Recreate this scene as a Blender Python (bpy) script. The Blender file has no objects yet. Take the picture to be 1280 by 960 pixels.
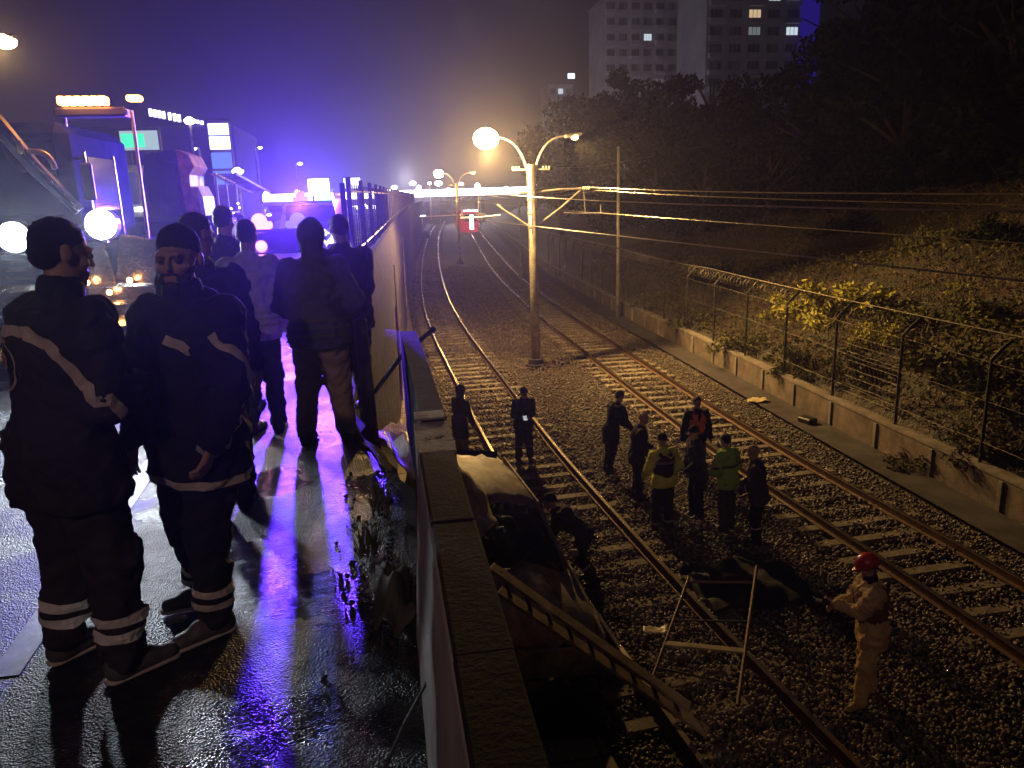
import bpy, math, random
import numpy as np
from mathutils import Vector, Matrix
from mathutils.bvhtree import BVHTree
rad = math.radians
random.seed(7); rng = np.random.default_rng(7)
scene = bpy.context.scene
COL = scene.collection

# ------------------------------------------------------------------ camera
YAW, PITCH, ROLL, CH = rad(9.2), rad(13.9), rad(1.8), 1.8
fwd = np.array([math.sin(YAW)*math.cos(PITCH), math.cos(YAW)*math.cos(PITCH), -math.sin(PITCH)])
rgt0 = np.array([math.cos(YAW), -math.sin(YAW), 0.0]); up0 = np.cross(rgt0, fwd)
rgt = rgt0*math.cos(ROLL) - up0*math.sin(ROLL); up = up0*math.cos(ROLL) + rgt0*math.sin(ROLL)
CP = np.array([0, 0, CH])
def at(px, py, Y):
    d = fwd + rgt*(px-640)/967. - up*(py-480)/967.
    return CP + d*(Y/d[1])
cam_d = bpy.data.cameras.new("camera"); cam = bpy.data.objects.new("camera", cam_d); COL.objects.link(cam)
cam_d.sensor_width = 36; cam_d.lens = 36*967/1280.; cam_d.clip_end = 3000; cam_d.clip_start = 0.05
m = Matrix.Identity(4)
for i in range(3):
    m[i][0] = rgt[i]; m[i][1] = up[i]; m[i][2] = -fwd[i]; m[i][3] = CP[i]
cam.matrix_world = m
scene.camera = cam

# ------------------------------------------------------------------ materials
MATS = {}
def M(name, col, rough=.6, metal=0.0, var=.18, scale=6.0, bump=0.0, bscale=40.0, spec=None, col2=None, detail=4):
    if name in MATS: return MATS[name]
    mt = bpy.data.materials.new(name); mt.use_nodes = True
    nt = mt.node_tree; b = nt.nodes["Principled BSDF"]
    b.inputs["Roughness"].default_value = rough; b.inputs["Metallic"].default_value = metal
    if spec is not None: b.inputs["Specular IOR Level"].default_value = spec
    tc = nt.nodes.new("ShaderNodeTexCoord")
    n = nt.nodes.new("ShaderNodeTexNoise"); n.inputs["Scale"].default_value = scale; n.inputs["Detail"].default_value = detail
    n.inputs["Roughness"].default_value = .65
    nt.links.new(tc.outputs["Object"], n.inputs["Vector"])
    r = nt.nodes.new("ShaderNodeValToRGB")
    c2 = col2 if col2 else tuple(c*(1+var*1.6) for c in col)
    r.color_ramp.elements[0].position = .35; r.color_ramp.elements[1].position = .68
    r.color_ramp.elements[0].color = tuple(c*(1-var) for c in col)+(1,); r.color_ramp.elements[1].color = tuple(c2)+(1,)
    nt.links.new(n.outputs["Fac"], r.inputs["Fac"]); nt.links.new(r.outputs["Color"], b.inputs["Base Color"])
    if bump:
        n2 = nt.nodes.new("ShaderNodeTexNoise"); n2.inputs["Scale"].default_value = bscale; n2.inputs["Detail"].default_value = 3
        nt.links.new(tc.outputs["Object"], n2.inputs["Vector"])
        bp = nt.nodes.new("ShaderNodeBump"); bp.inputs["Strength"].default_value = min(1, bump); bp.inputs["Distance"].default_value = .02
        nt.links.new(n2.outputs["Fac"], bp.inputs["Height"]); nt.links.new(bp.outputs["Normal"], b.inputs["Normal"])
    MATS[name] = mt
    return mt
def E(name, col, strength):
    if name in MATS: return MATS[name]
    mt = bpy.data.materials.new(name); mt.use_nodes = True; nt = mt.node_tree; nt.nodes.clear()
    e = nt.nodes.new("ShaderNodeEmission"); o = nt.nodes.new("ShaderNodeOutputMaterial")
    e.inputs["Color"].default_value = tuple(col)+(1,); e.inputs["Strength"].default_value = strength
    nt.links.new(e.outputs[0], o.inputs["Surface"])
    mt.cycles.emission_sampling = 'NONE'
    MATS[name] = mt
    return mt

# ------------------------------------------------------------------ mesh builder
class MB:
    def __init__(s): s.v = []; s.f = []; s.mi = []; s.mats = []; s.cur = 0
    def mat(s, mt):
        if mt not in s.mats: s.mats.append(mt)
        s.cur = s.mats.index(mt); return s
    def add(s, vs, fs):
        o = len(s.v); s.v += [tuple(float(c) for c in v) for v in vs]
        for f in fs: s.f.append(tuple(i+o for i in f)); s.mi.append(s.cur)
        return s
    def box(s, c, size, rot=None, bev=0.0):
        x, y, z = [d/2 for d in size]
        if bev > 0:
            b = min(bev, x*.9, y*.9, z*.9)
            vs = []
            for sz in (-1, 1):
                for (ox, oy) in ((x-b, y), (x, y-b), (x, -y+b), (x-b, -y), (-x+b, -y), (-x, -y+b), (-x, y-b), (-x+b, y)):
                    vs.append((ox, oy, sz*(z-b)))
            for sz in (-1, 1):
                for (ox, oy) in ((x-b, y-b), (x-b, -y+b), (-x+b, -y+b), (-x+b, y-b)):
                    vs.append((ox, oy, sz*z))
            fs = []
            for i in range(8):
                j = (i+1) % 8; fs.append((j, i, i+8, j+8))
            for base, ring, fl in ((16, 0, 0), (20, 8, 1)):
                t = [base, base+1, base+2, base+3]
                fs.append(tuple(t) if fl == 0 else tuple(reversed(t)))
                q = [(ring+0, ring+1, base), (ring+2, ring+3, base+1), (ring+4, ring+5, base+2), (ring+6, ring+7, base+3)]
                e = [(ring+1, ring+2, base+1, base), (ring+3, ring+4, base+2, base+1), (ring+5, ring+6, base+3, base+2), (ring+7, ring+0, base, base+3)]
                fs += q if fl == 0 else [tuple(reversed(a)) for a in q]
                fs += e if fl == 0 else [tuple(reversed(a)) for a in e]
        else:
            vs = [(a*x, b*y, d*z) for a in (-1, 1) for b in (-1, 1) for d in (-1, 1)]
            fs = [(0, 1, 3, 2), (4, 6, 7, 5), (0, 4, 5, 1), (2, 3, 7, 6), (0, 2, 6, 4), (1, 5, 7, 3)]
        R = rot if rot is not None else Matrix.Identity(3)
        vs = [R @ Vector(v) + Vector(c) for v in vs]
        return s.add(vs, fs)
    def tube(s, pts, r, n=8, cap=True):
        pts = [Vector(p) for p in pts]; rs = r if isinstance(r, (list, tuple)) else [r]*len(pts)
        vs = []; fs = []; prev = None
        for i, p in enumerate(pts):
            t = (pts[min(i+1, len(pts)-1)] - pts[max(i-1, 0)]).normalized()
            if prev is None:
                a = Vector((0, 0, 1)) if abs(t.z) < .9 else Vector((1, 0, 0))
                u = t.cross(a).normalized()
            else:
                u = (prev - t*prev.dot(t)).normalized()
            prev = u; w = t.cross(u)
            for k in range(n):
                an = 2*math.pi*k/n
                vs.append(p + (u*math.cos(an)+w*math.sin(an))*rs[i])
        for i in range(len(pts)-1):
            for k in range(n):
                fs.append((i*n+k, i*n+(k+1) % n, (i+1)*n+(k+1) % n, (i+1)*n+k))
        if cap:
            fs.append(tuple(range(n-1, -1, -1))); fs.append(tuple(range((len(pts)-1)*n, len(pts)*n)))
        return s.add(vs, fs)
    def sweep(s, path, prof, closed=True):
        # path of (x,y,z); prof of (side, z)
        path = [Vector(p) for p in path]; n = len(prof); vs = []; fs = []
        for i, p in enumerate(path):
            t = path[min(i+1, len(path)-1)] - path[max(i-1, 0)]; t.z = 0; t.normalize()
            sd = Vector((t.y, -t.x, 0))
            for (a, b) in prof: vs.append(p + sd*a + Vector((0, 0, b)))
        for i in range(len(path)-1):
            for k in range(n if closed else n-1):
                fs.append((i*n+k, (i+1)*n+k, (i+1)*n+(k+1) % n, i*n+(k+1) % n))
        if closed: fs.append(tuple(range(n))); fs.append(tuple(range(len(path)*n-1, (len(path)-1)*n-1, -1)))
        return s.add(vs, fs)
    def sphere(s, c, r, n=10, sc=(1, 1, 1)):
        vs = []; fs = []; m = n//2+1
        for i in range(m+1):
            th = math.pi*i/m
            for k in range(n):
                ph = 2*math.pi*k/n
                vs.append((c[0]+r*sc[0]*math.sin(th)*math.cos(ph), c[1]+r*sc[1]*math.sin(th)*math.sin(ph), c[2]+r*sc[2]*math.cos(th)))
        for i in range(m):
            for k in range(n):
                fs.append((i*n+k, (i+1)*n+k, (i+1)*n+(k+1) % n, i*n+(k+1) % n))
        return s.add(vs, fs)
    def disc(s, c, nrm, r, th=.02, n=16, r2=None):
        c = Vector(c); nrm = Vector(nrm).normalized()
        return s.tube([c - nrm*th/2, c + nrm*th/2], [r, r if r2 is None else r2], n)
    def prism(s, pts, y0, y1, frame=None):
        # polygon pts in (x,z) extruded along y ; frame: function to world
        n = len(pts); vs = [(p[0], y0, p[1]) for p in pts] + [(p[0], y1, p[1]) for p in pts]
        if frame: vs = [frame(Vector(v)) for v in vs]
        fs = [tuple(range(n-1, -1, -1)), tuple(range(n, 2*n))]
        for i in range(n): fs.append((i, (i+1) % n, (i+1) % n+n, i+n))
        return s.add(vs, fs)
    def build(s, name, mt=None, parent=None, smooth=False, loc=(0, 0, 0)):
        me = bpy.data.meshes.new(name); me.from_pydata(s.v, [], s.f)
        if s.mats:
            for q in s.mats: me.materials.append(q)
            me.polygons.foreach_set("material_index", s.mi)
        elif mt: me.materials.append(mt)
        if smooth: me.polygons.foreach_set("use_smooth", [True]*len(me.polygons))
        me.update()
        o = bpy.data.objects.new(name, me); COL.objects.link(o); o.location = loc
        if parent: o.parent = parent
        return o
def box(name, c, size, mt, parent=None, rot=None, bev=0.0):
    return MB().box(c, size, rot, bev).build(name, mt, parent)
def tag(o, label, cat, group=None):
    o["label"] = label; o["category"] = cat
    if group: o["group"] = group
    return o
def struct(o): o["kind"] = "structure"; return o
def thing(name, label, cat, loc=(0, 0, 0), rotz=0.0, group=None):
    o = bpy.data.objects.new(name, None); COL.objects.link(o); o.location = loc; o.rotation_euler = (0, 0, rotz)
    o.empty_display_size = .2
    return tag(o, label, cat, group)
def npmesh(name, v, f, mt, parent=None, smooth=True, loc=(0, 0, 0)):
    me = bpy.data.meshes.new(name); nf = len(f); k = f.shape[1]
    me.vertices.add(len(v)); me.vertices.foreach_set("co", np.asarray(v, np.float32).ravel())
    me.loops.add(nf*k); me.loops.foreach_set("vertex_index", f.astype(np.int32).ravel())
    me.polygons.add(nf); me.polygons.foreach_set("loop_start", np.arange(0, nf*k, k, dtype=np.int32))
    me.polygons.foreach_set("loop_total", np.full(nf, k, np.int32))
    if smooth: me.polygons.foreach_set("use_smooth", np.ones(nf, bool))
    me.update(calc_edges=True); me.validate()
    if mt: me.materials.append(mt)
    o = bpy.data.objects.new(name, me); COL.objects.link(o); o.location = loc
    if parent: o.parent = parent
    return o
def lamp(name, loc, col, power, radius=.1, spot=None, target=None, blend=.5):
    d = bpy.data.lights.new(name, 'SPOT' if spot else 'POINT'); d.color = col; d.energy = power; d.shadow_soft_size = radius
    o = bpy.data.objects.new(name, d); COL.objects.link(o); o.location = loc
    if spot:
        d.spot_size = rad(spot); d.spot_blend = blend
        o.rotation_euler = (Vector(target)-Vector(loc)).to_track_quat('-Z', 'Y').to_euler()
    return o

# ------------------------------------------------------------------ signed-distance modelling (people, cloth, crumpled things)
class SDF:
    def __init__(s): s.p = []; s.cuts = []
    def cone(s, a, b, ra, rb, k=.03, flat=None, sub=False):
        s.p.append(('c', np.array(a, float), np.array(b, float), ra, rb, k, flat, sub)); return s
    def ell(s, c, r, k=.03, rot=None, sub=False):
        s.p.append(('e', np.array(c, float), np.array(r, float), rot, None, k, None, sub)); return s
    def cut(s, p, n): s.cuts.append((np.array(p, float), np.array(n, float))); return s
    def mesh(s, h, noise=None):
        lo = np.full(3, 1e9); hi = -lo; bb = []
        for q in s.p:
            if q[0] == 'c':
                r = max(q[3], q[4])*1.02; a = np.minimum(q[1], q[2])-r; b = np.maximum(q[1], q[2])+r
                if q[6] is not None and q[6][1] < 1: a -= r*(1/q[6][1]-1); b += r*(1/q[6][1]-1)
            else:
                r = q[2].max(); a = q[1]-r; b = q[1]+r
            bb.append((a, b))
            if not q[7]: lo = np.minimum(lo, a); hi = np.maximum(hi, b)
        lo -= 3*h; hi += 3*h
        dims = np.ceil((hi-lo)/h).astype(int)+1
        F = np.full(dims, 1.0, np.float32)
        ax = [lo[i] + h*np.arange(dims[i]) for i in range(3)]
        for q, (a, b) in zip(s.p, bb):
            mg = q[5] + 3*h
            i0 = np.clip(np.floor((a-mg-lo)/h).astype(int), 0, dims); i1 = np.clip(np.ceil((b+mg-lo)/h).astype(int)+1, 0, dims)
            if (i1 <= i0).any(): continue
            sl = tuple(slice(i0[j], i1[j]) for j in range(3))
            X = ax[0][sl[0]][:, None, None]; Y = ax[1][sl[1]][None, :, None]; Z = ax[2][sl[2]][None, None, :]
            if q[0] == 'c':
                A, B = q[1], q[2]; ba = B-A; L2 = max(ba@ba, 1e-9)
                x, y, z = X-A[0], Y-A[1], Z-A[2]
                t = np.clip((x*ba[0]+y*ba[1]+z*ba[2])/L2, 0, 1)
                x = x-t*ba[0]; y = y-t*ba[1]; z = z-t*ba[2]
                rr = q[3]+t*(q[4]-q[3])
                if q[6] is not None:
                    n, sc = q[6]; dn = x*n[0]+y*n[1]+z*n[2]
                    x = x+dn*n[0]*(sc-1); y = y+dn*n[1]*(sc-1); z = z+dn*n[2]*(sc-1)
                d = np.sqrt(x*x+y*y+z*z)-rr
            else:
                c, r, R = q[1], q[2], q[3]
                x, y, z = X-c[0], Y-c[1], Z-c[2]
                if R is not None:
                    x, y, z = (x*R[0][0]+y*R[1][0]+z*R[2][0], x*R[0][1]+y*R[1][1]+z*R[2][1], x*R[0][2]+y*R[1][2]+z*R[2][2])
                k0 = np.sqrt((x/r[0])**2+(y/r[1])**2+(z/r[2])**2); k1 = np.sqrt((x/r[0]**2)**2+(y/r[1]**2)**2+(z/r[2]**2)**2)+1e-9
                d = k0*(k0-1)/k1
            G = F[sl]; k = q[5]
            if q[7]:
                d = -d; hh = np.maximum(k-np.abs(G-d), 0)/k; F[sl] = np.maximum(G, d)+hh*hh*k*.25
            else:
                hh = np.maximum(k-np.abs(G-d), 0)/k; F[sl] = np.minimum(G, d)-hh*hh*k*.25
        if noise:
            amp, wl, seed = noise
            X = ax[0][:, None, None]; Y = ax[1][None, :, None]; Z = ax[2][None, None, :]
            w = 2*math.pi/wl; r = np.random.default_rng(seed); ph = r.uniform(0, 6.28, 12)
            wx = X+.35*wl*np.sin(w*.5*Z+ph[0])+.3*wl*np.sin(w*.6*Y+ph[1]); wz = Z+.45*wl*np.sin(w*.45*X+ph[2])+.3*wl*np.sin(w*.5*Y+ph[3])
            nn = (1-1.6*np.abs(np.sin(w*.55*(wz*.9+wx*.4)+ph[7])))*.45+np.sin(w*(wz*.9+wx*.35)+ph[4])*.35+np.sin(w*2.3*(wz*.8+wx*.5-Y*.6)+ph[8])*.14+np.sin(w*1.7*(wz*.6-wx*.5)+ph[5]+Y*w)*.3+np.sin(w*.6*(wx+Y)+ph[6])*.4
            F += (amp*nn).astype(np.float32)
        for p, n in s.cuts:
            d = (ax[0][:, None, None]-p[0])*n[0]+(ax[1][None, :, None]-p[1])*n[1]+(ax[2][None, None, :]-p[2])*n[2]
            F = np.maximum(F, d.astype(np.float32))
        return nets(F, lo, h)
def nets(F, lo, h):
    ins = F < 0; nx, ny, nz = F.shape
    c = np.zeros((nx-1, ny-1, nz-1), np.int8)
    for a in (0, 1):
        for b in (0, 1):
            for d in (0, 1): c += ins[a:nx-1+a, b:ny-1+b, d:nz-1+d]
    act = (c > 0) & (c < 8); I = np.argwhere(act); idx = -np.ones(act.shape, np.int64); idx[act] = np.arange(len(I))
    pos = np.zeros((len(I), 3)); cnt = np.zeros(len(I))
    corners = [(a, b, d) for a in (0, 1) for b in (0, 1) for d in (0, 1)]
    val = {k: F[I[:, 0]+k[0], I[:, 1]+k[1], I[:, 2]+k[2]].astype(float) for k in corners}
    for k in corners:
        for axx in range(3):
            if k[axx]: continue
            k2 = list(k); k2[axx] = 1; k2 = tuple(k2)
            a, b = val[k], val[k2]; m = (a < 0) != (b < 0)
            t = np.where(m, a/np.where(m, a-b, 1), 0)
            p = np.tile(np.array(k, float), (len(I), 1)); p[:, axx] = t
            pos[m] += p[m]; cnt[m] += 1
    v = (I+pos/cnt[:, None])*h+lo
    fs = []
    for axx in range(3):
        sl0 = [slice(None)]*3; sl1 = [slice(None)]*3; sl0[axx] = slice(0, -1); sl1[axx] = slice(1, None)
        ch = ins[tuple(sl0)] != ins[tuple(sl1)]
        P = np.argwhere(ch); o1, o2 = (axx+1) % 3, (axx+2) % 3
        P = P[(P[:, o1] > 0) & (P[:, o2] > 0)]
        P = P[(P[:, o1] < F.shape[o1]-1) & (P[:, o2] < F.shape[o2]-1)]
        e1 = np.zeros(3, int); e1[o1] = 1; e2 = np.zeros(3, int); e2[o2] = 1
        q = [idx[tuple(X.T)] for X in (P-e1-e2, P-e2, P, P-e1)]
        Q = np.stack(q, 1); s = ins[tuple(P.T)]
        Q = np.where(s[:, None], Q, Q[:, ::-1]); fs.append(Q)
    f = np.concatenate(fs); f = f[(f >= 0).all(1)]
    return v, f

def build_sdf(S, h, name, mt, parent=None, noise=None, loc=(0, 0, 0)):
    v, f = S.mesh(h, noise)
    return npmesh(name, v, f, mt, parent, True, loc), v, f
def bvh_of(v, f): return BVHTree.FromPolygons([tuple(p) for p in v], [tuple(int(i) for i in q) for q in f])
def ring(bvh, c, ax, r0, w, n=28, off=.007, arc=(0, 360), mb=None, tilt=0):
    c = Vector(c); ax = Vector(ax).normalized()
    u = ax.cross(Vector((0, 1, 0.01))).normalized(); q = ax.cross(u)
    rows = []
    for k in range(n+1):
        an = rad(arc[0]+(arc[1]-arc[0])*k/n); d = u*math.cos(an)+q*math.sin(an); row = []
        for sgn in (-1, 0, 1):
            o = c+ax*sgn*w/2+d*r0
            h = bvh.ray_cast(o, -d, r0*1.2)
            p = h[0] if h[0] is not None else o-d*r0*.3
            row.append(p+d*off)
        rows.append(row)
    mb = mb or MB(); vs = [p for r in rows for p in r]; fs = []
    for i in range(n):
        for j in (0, 1): fs.append((i*3+j, i*3+j+1, (i+1)*3+j+1, (i+1)*3+j))
    return mb.add(vs, fs)
def stripe(bvh, pts, w, off=.005, mb=None, n=8):
    P = [Vector(p) for p in pts]; S = []
    for a, b in zip(P[:-1], P[1:]):
        for k in range(n): S.append(a.lerp(b, k/n))
    S.append(P[-1]); q = []
    for p in S:
        h = bvh.find_nearest(p); q.append((h[0], h[1]))
    mb = mb or MB(); vs = []; fs = []
    for i, (p, nr) in enumerate(q):
        t = (q[min(i+1, len(q)-1)][0]-q[max(i-1, 0)][0])
        if t.length < 1e-6: t = Vector((0, 0, 1))
        sd = t.normalized().cross(nr).normalized()
        for j in (-1, 0, 1):
            h = bvh.find_nearest(p+sd*j*w/2+nr*.004); vs.append(h[0]+h[1]*off)
    for i in range(len(q)-1):
        for j in (0, 1): fs.append((i*3+j, i*3+j+1, (i+1)*3+j+1, (i+1)*3+j))
    return mb.add(vs, fs)

# ------------------------------------------------------------------ world and haze
w = bpy.data.worlds.new("World"); scene.world = w; w.use_nodes = True
bg = w.node_tree.nodes["Background"]; bg.inputs["Color"].default_value = (.62, .50, .78, 1); bg.inputs["Strength"].default_value = .0065

# ------------------------------------------------------------------ shared curves
def ip(tab, y):
    xs = [t[0] for t in tab]; ys = [t[1] for t in tab]
    if y <= xs[0]: return ys[0]+(ys[1]-ys[0])/(xs[1]-xs[0])*(y-xs[0])
    if y >= xs[-1]: return ys[-1]+(ys[-1]-ys[-2])/(xs[-1]-xs[-2])*(y-xs[-1])
    for i in range(len(xs)-1):
        if xs[i] <= y <= xs[i+1]:
            m0 = (ys[i+1]-ys[max(i-1, 0)])/(xs[i+1]-xs[max(i-1, 0)]); m1 = (ys[min(i+2, len(xs)-1)]-ys[i])/(xs[min(i+2, len(xs)-1)]-xs[i])
            hh = xs[i+1]-xs[i]; t = (y-xs[i])/hh
            return (2*t**3-3*t*t+1)*ys[i]+(t**3-2*t*t+t)*hh*m0+(-2*t**3+3*t*t)*ys[i+1]+(t**3-t*t)*hh*m1
GZ = -4.2
TL = [(0, 4.35), (7.4, 3.62), (10.5, 3.36), (16.5, 3.02), (23.5, 2.88), (34, 2.75), (45, 2.95), (60, 3.7), (80, 5.0), (120, 8.2), (180, 14)]
TR = [(0, 8.7), (7.4, 8.42), (10, 8.32), (15, 8.05), (20, 7.98), (26, 8.02), (39, 8.2), (60, 9.3), (105, 13.2), (180, 20)]
WL = [(-4, .22), (4.6, .1), (5.0, .02), (5.9, -.2), (7, -.33), (8.4, -.4), (9.4, -.36), (10, -.3), (18, .1), (28, .55), (44, 1.35), (80, 3.4), (150, 8.5), (220, 14)]   # top edge of the retaining wall
FW = [(0, 11.0), (15, 11.1), (24, 11.3), (37, 11.6), (62, 12.9), (100, 16.5), (180, 24)]
def tl(y): return ip(TL, y)
def tr(y): return ip(TR, y)
def wl(y):
    for (a, b), (c, d) in zip(WL[:-1], WL[1:]):
        if a <= y <= c: return b+(d-b)*(y-a)/(c-a)
    return WL[-1][1]
def fw(y): return ip(FW, y)

# ------------------------------------------------------------------ ground, road
def wet_asphalt():
    mt = bpy.data.materials.new("wet asphalt"); mt.use_nodes = True; nt = mt.node_tree; b = nt.nodes["Principled BSDF"]; L = nt.links
    tc = nt.nodes.new("ShaderNodeTexCoord")
    n1 = nt.nodes.new("ShaderNodeTexNoise"); n1.inputs["Scale"].default_value = .9; n1.inputs["Detail"].default_value = 5; n1.inputs["Roughness"].default_value = .6
    n2 = nt.nodes.new("ShaderNodeTexVoronoi"); n2.inputs["Scale"].default_value = 110
    n3 = nt.nodes.new("ShaderNodeTexNoise"); n3.inputs["Scale"].default_value = 14; n3.inputs["Detail"].default_value = 6
    for n in (n1, n2, n3): L.new(tc.outputs["Object"], n.inputs["Vector"])
    r = nt.nodes.new("ShaderNodeValToRGB"); r.color_ramp.elements[0].position = .42; r.color_ramp.elements[1].position = .56
    r.color_ramp.elements[0].color = (.18,)*3+(1,); r.color_ramp.elements[1].color = (.5,)*3+(1,)
    L.new(n1.outputs["Fac"], r.inputs["Fac"]); L.new(r.outputs["Color"], b.inputs["Roughness"])
    c = nt.nodes.new("ShaderNodeValToRGB"); c.color_ramp.elements[0].color = (.010, .010, .011, 1); c.color_ramp.elements[0].position = .3; c.color_ramp.elements[1].position = .7; c.color_ramp.elements[1].color = (.05, .047, .046, 1)
    L.new(n3.outputs["Fac"], c.inputs["Fac"]); L.new(c.outputs["Color"], b.inputs["Base Color"])
    add = nt.nodes.new("ShaderNodeMath"); add.operation = 'MULTIPLY_ADD'; add.inputs[1].default_value = .8
    L.new(n2.outputs["Distance"], add.inputs[0]); L.new(n3.outputs["Fac"], add.inputs[2])
    m2 = nt.nodes.new("ShaderNodeMath"); m2.operation = 'MULTIPLY'; L.new(r.outputs["Color"], m2.inputs[1]); L.new(add.outputs[0], m2.inputs[0])
    bp = nt.nodes.new("ShaderNodeBump"); bp.inputs["Strength"].default_value = .75; bp.inputs["Distance"].default_value = .022
    L.new(m2.outputs[0], bp.inputs["Height"]); L.new(bp.outputs["Normal"], b.inputs["Normal"])
    b.inputs["Specular IOR Level"].default_value = .38
    return mt
asph = wet_asphalt()
concrete = M("weathered concrete", (.20, .17, .14), .85, 0, .3, 2.5, .5, 30)
concrete_d = M("dark concrete", (.05, .042, .04), .85, 0, .35, 2, .5, 30)
soil = M("trackside soil", (.07, .055, .04), .95, 0, .4, 3, .9, 18)

g = MB(); N = 24; gs = 400.
# one sheet to the horizon at track level, its right side rising into the embankment
def terr(x, y):
    e = x-(fw(max(0, min(y, 170)))+.25)
    if e < 0: return GZ-.12
    z = GZ-.12+min(e*3, .75)+.30*max(0, e-.4)
    z = min(z, GZ+9+.05*e) 
    z += .35*math.sin(x*.6+y*.35)*min(1, e/3)+.25*math.sin(y*.8-x*.3)*min(1, e/3)
    return min(z, 7.5)
ys = [-30, -12, -4]+[0+1.0*i for i in range(0, 60)]+[60+5*i for i in range(0, 24)]+[190, 240, 300, 400]
es = [-400, -200, -60, -20, -14, -8, -.3, .02, .3, .8]+[1.2+.9*i for i in range(30)]+[32, 40, 55, 80, 120, 200, 380]
vs = []; 
for y in ys:
    b0 = fw(max(0, min(y, 170)))+.25
    for e in es:
        x = max(-405, min(405, b0+e)); vs.append((x, y, terr(x, y)))
ne = len(es); fs = [(i*ne+k, i*ne+k+1, (i+1)*ne+k+1, (i+1)*ne+k) for i in range(len(ys)-1) for k in range(ne-1)]
def ground_mat():
    mt = bpy.data.materials.new("ground soil and ballast"); mt.use_nodes = True; nt = mt.node_tree; b = nt.nodes["Principled BSDF"]; L = nt.links
    tc = nt.nodes.new("ShaderNodeTexCoord")
    v = nt.nodes.new("ShaderNodeTexVoronoi"); v.inputs["Scale"].default_value = 17
    n = nt.nodes.new("ShaderNodeTexNoise"); n.inputs["Scale"].default_value = 1.3; n.inputs["Detail"].default_value = 8
    L.new(tc.outputs["Object"], v.inputs["Vector"]); L.new(tc.outputs["Object"], n.inputs["Vector"])
    r = nt.nodes.new("ShaderNodeValToRGB"); r.color_ramp.elements[0].color = (.06, .046, .033, 1); r.color_ramp.elements[1].color = (.22, .175, .13, 1)
    L.new(v.outputs["Color"], r.inputs["Fac"])
    mx = nt.nodes.new("ShaderNodeMix"); mx.data_type = 'RGBA'; mx.blend_type = 'MULTIPLY'; mx.inputs[0].default_value = .7
    L.new(r.outputs["Color"], mx.inputs[6]); L.new(n.outputs["Color"], mx.inputs[7]); L.new(mx.outputs[2], b.inputs["Base Color"])
    b.inputs["Roughness"].default_value = .7
    bp = nt.nodes.new("ShaderNodeBump"); bp.inputs["Strength"].default_value = 1; bp.inputs["Distance"].default_value = .05
    L.new(v.outputs["Distance"], bp.inputs["Height"]); bp.invert = True; L.new(bp.outputs["Normal"], b.inputs["Normal"])
    return mt
gm = ground_mat()
struct(g.add(vs, fs).build("ground", gm, smooth=True))

# embankment block that carries the road, with the concrete retaining wall as its edge
yy = [-6, -3, 0, 2, 4, 4.6, 4.8, 5, 5.15, 5.3, 5.5, 5.7, 5.9, 6.1, 6.4, 6.8, 7.4, 8.4, 9.4, 11, 13, 15, 18, 21, 24, 28, 33, 38, 44, 55, 70, 90, 120, 150, 220, 380]
edge = [(wl(y) if y <= 220 else 14, y) for y in yy]
rj = random.Random(3)
edge = [(x+(rj.uniform(-.06, .02) if 4.7 < y < 9 else 0), y) for x, y in edge]
r_ = MB(); vs = []; fs = []
for x, y in edge: vs += [(-220, y, 0), (x-.07, y, 0), ]
for i in range(len(edge)-1): fs.append((2*i, 2*i+1, 2*i+3, 2*i+2))
# finer road sheet
struct(r_.add(vs, fs).build("road", asph))
wm = MB(); 
vs = []; fs = []
for x, y in edge: vs += [(x-.07, y, -.3), (x-.07, y, .015), (x, y, .012), (x-.0, y, GZ-.5)]
for i in range(len(edge)-1):
    for k in range(3): fs.append((4*i+k, 4*i+k+1, 4*i+k+5, 4*i+k+4))
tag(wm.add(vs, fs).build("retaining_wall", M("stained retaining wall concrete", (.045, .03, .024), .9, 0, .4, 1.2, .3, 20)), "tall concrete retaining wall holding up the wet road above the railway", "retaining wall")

# ------------------------------------------------------------------ parapets on the wall
par_m = M("brown painted parapet top", (.011, .0065, .0065), .85, 0, .4, 2, .12, 70)
par_s = M("pale concrete parapet face", (.48, .42, .38), .85, 0, .2, 3, .12, 60)
p = thing("parapet", "long brown-topped parapet running from below the camera to its broken end above the tracks", "parapet", (0, 0, 0))
MB().sweep([(.155, y, 0) for y in (-1.0, 0, 1, 2, 2.93)], [(-.12, -.6), (-.12, .02), (-.067, .80), (.065, .80), (.075, -.6)]).build("wall_panel", par_s, p)
for k, (ya, yb) in enumerate([(-1.0, .35), (.358, 1.50), (1.508, 2.22), (2.228, 2.9)]):
    dz = (.0, .0015, .0, .002)[k]; dx = (0, -.001, .0015, 0)[k]
    MB().sweep([(.16+dx, ya+(yb-ya)*t/6, .801+dz) for t in range(7)], [(-.066, 0), (-.064, .017), (-.058, .02), (.064, .02), (.07, .016), (.07, 0)]).build("coping", par_m, p)
pal = M("dusty pale concrete", (.33, .29, .21), .8, 0, .35, 14, .3, 60)
MB().sweep([(.165, y, .80) for y in (2.905, 3.05, 3.32)], [(-.07, -.5), (-.075, .02), (.075, .022), (.08, -.5)]).build("end_block", pal, p)
wr = M("weathered steel grey", (.06, .055, .055), .6, .4, .3, 8, .2, 40)
MB().sweep([(.18, 3.33, .82), (.175, 4.2, .82), (.165, 5.2, .82), (.155, 5.75, .82)], [(-.055, -.75), (-.055, .0), (.06, .0), (.06, -.75)]).build("steel_beam", M("dark rough beam", (.022, .018, .02), .9, 0, .4, 6, .4, 60, .15), p)
MB().box((.165, 3.40, .828), (.135, .12, .012), None, .003).build("cap_plate", pal, p)
dots = MB()
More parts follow.
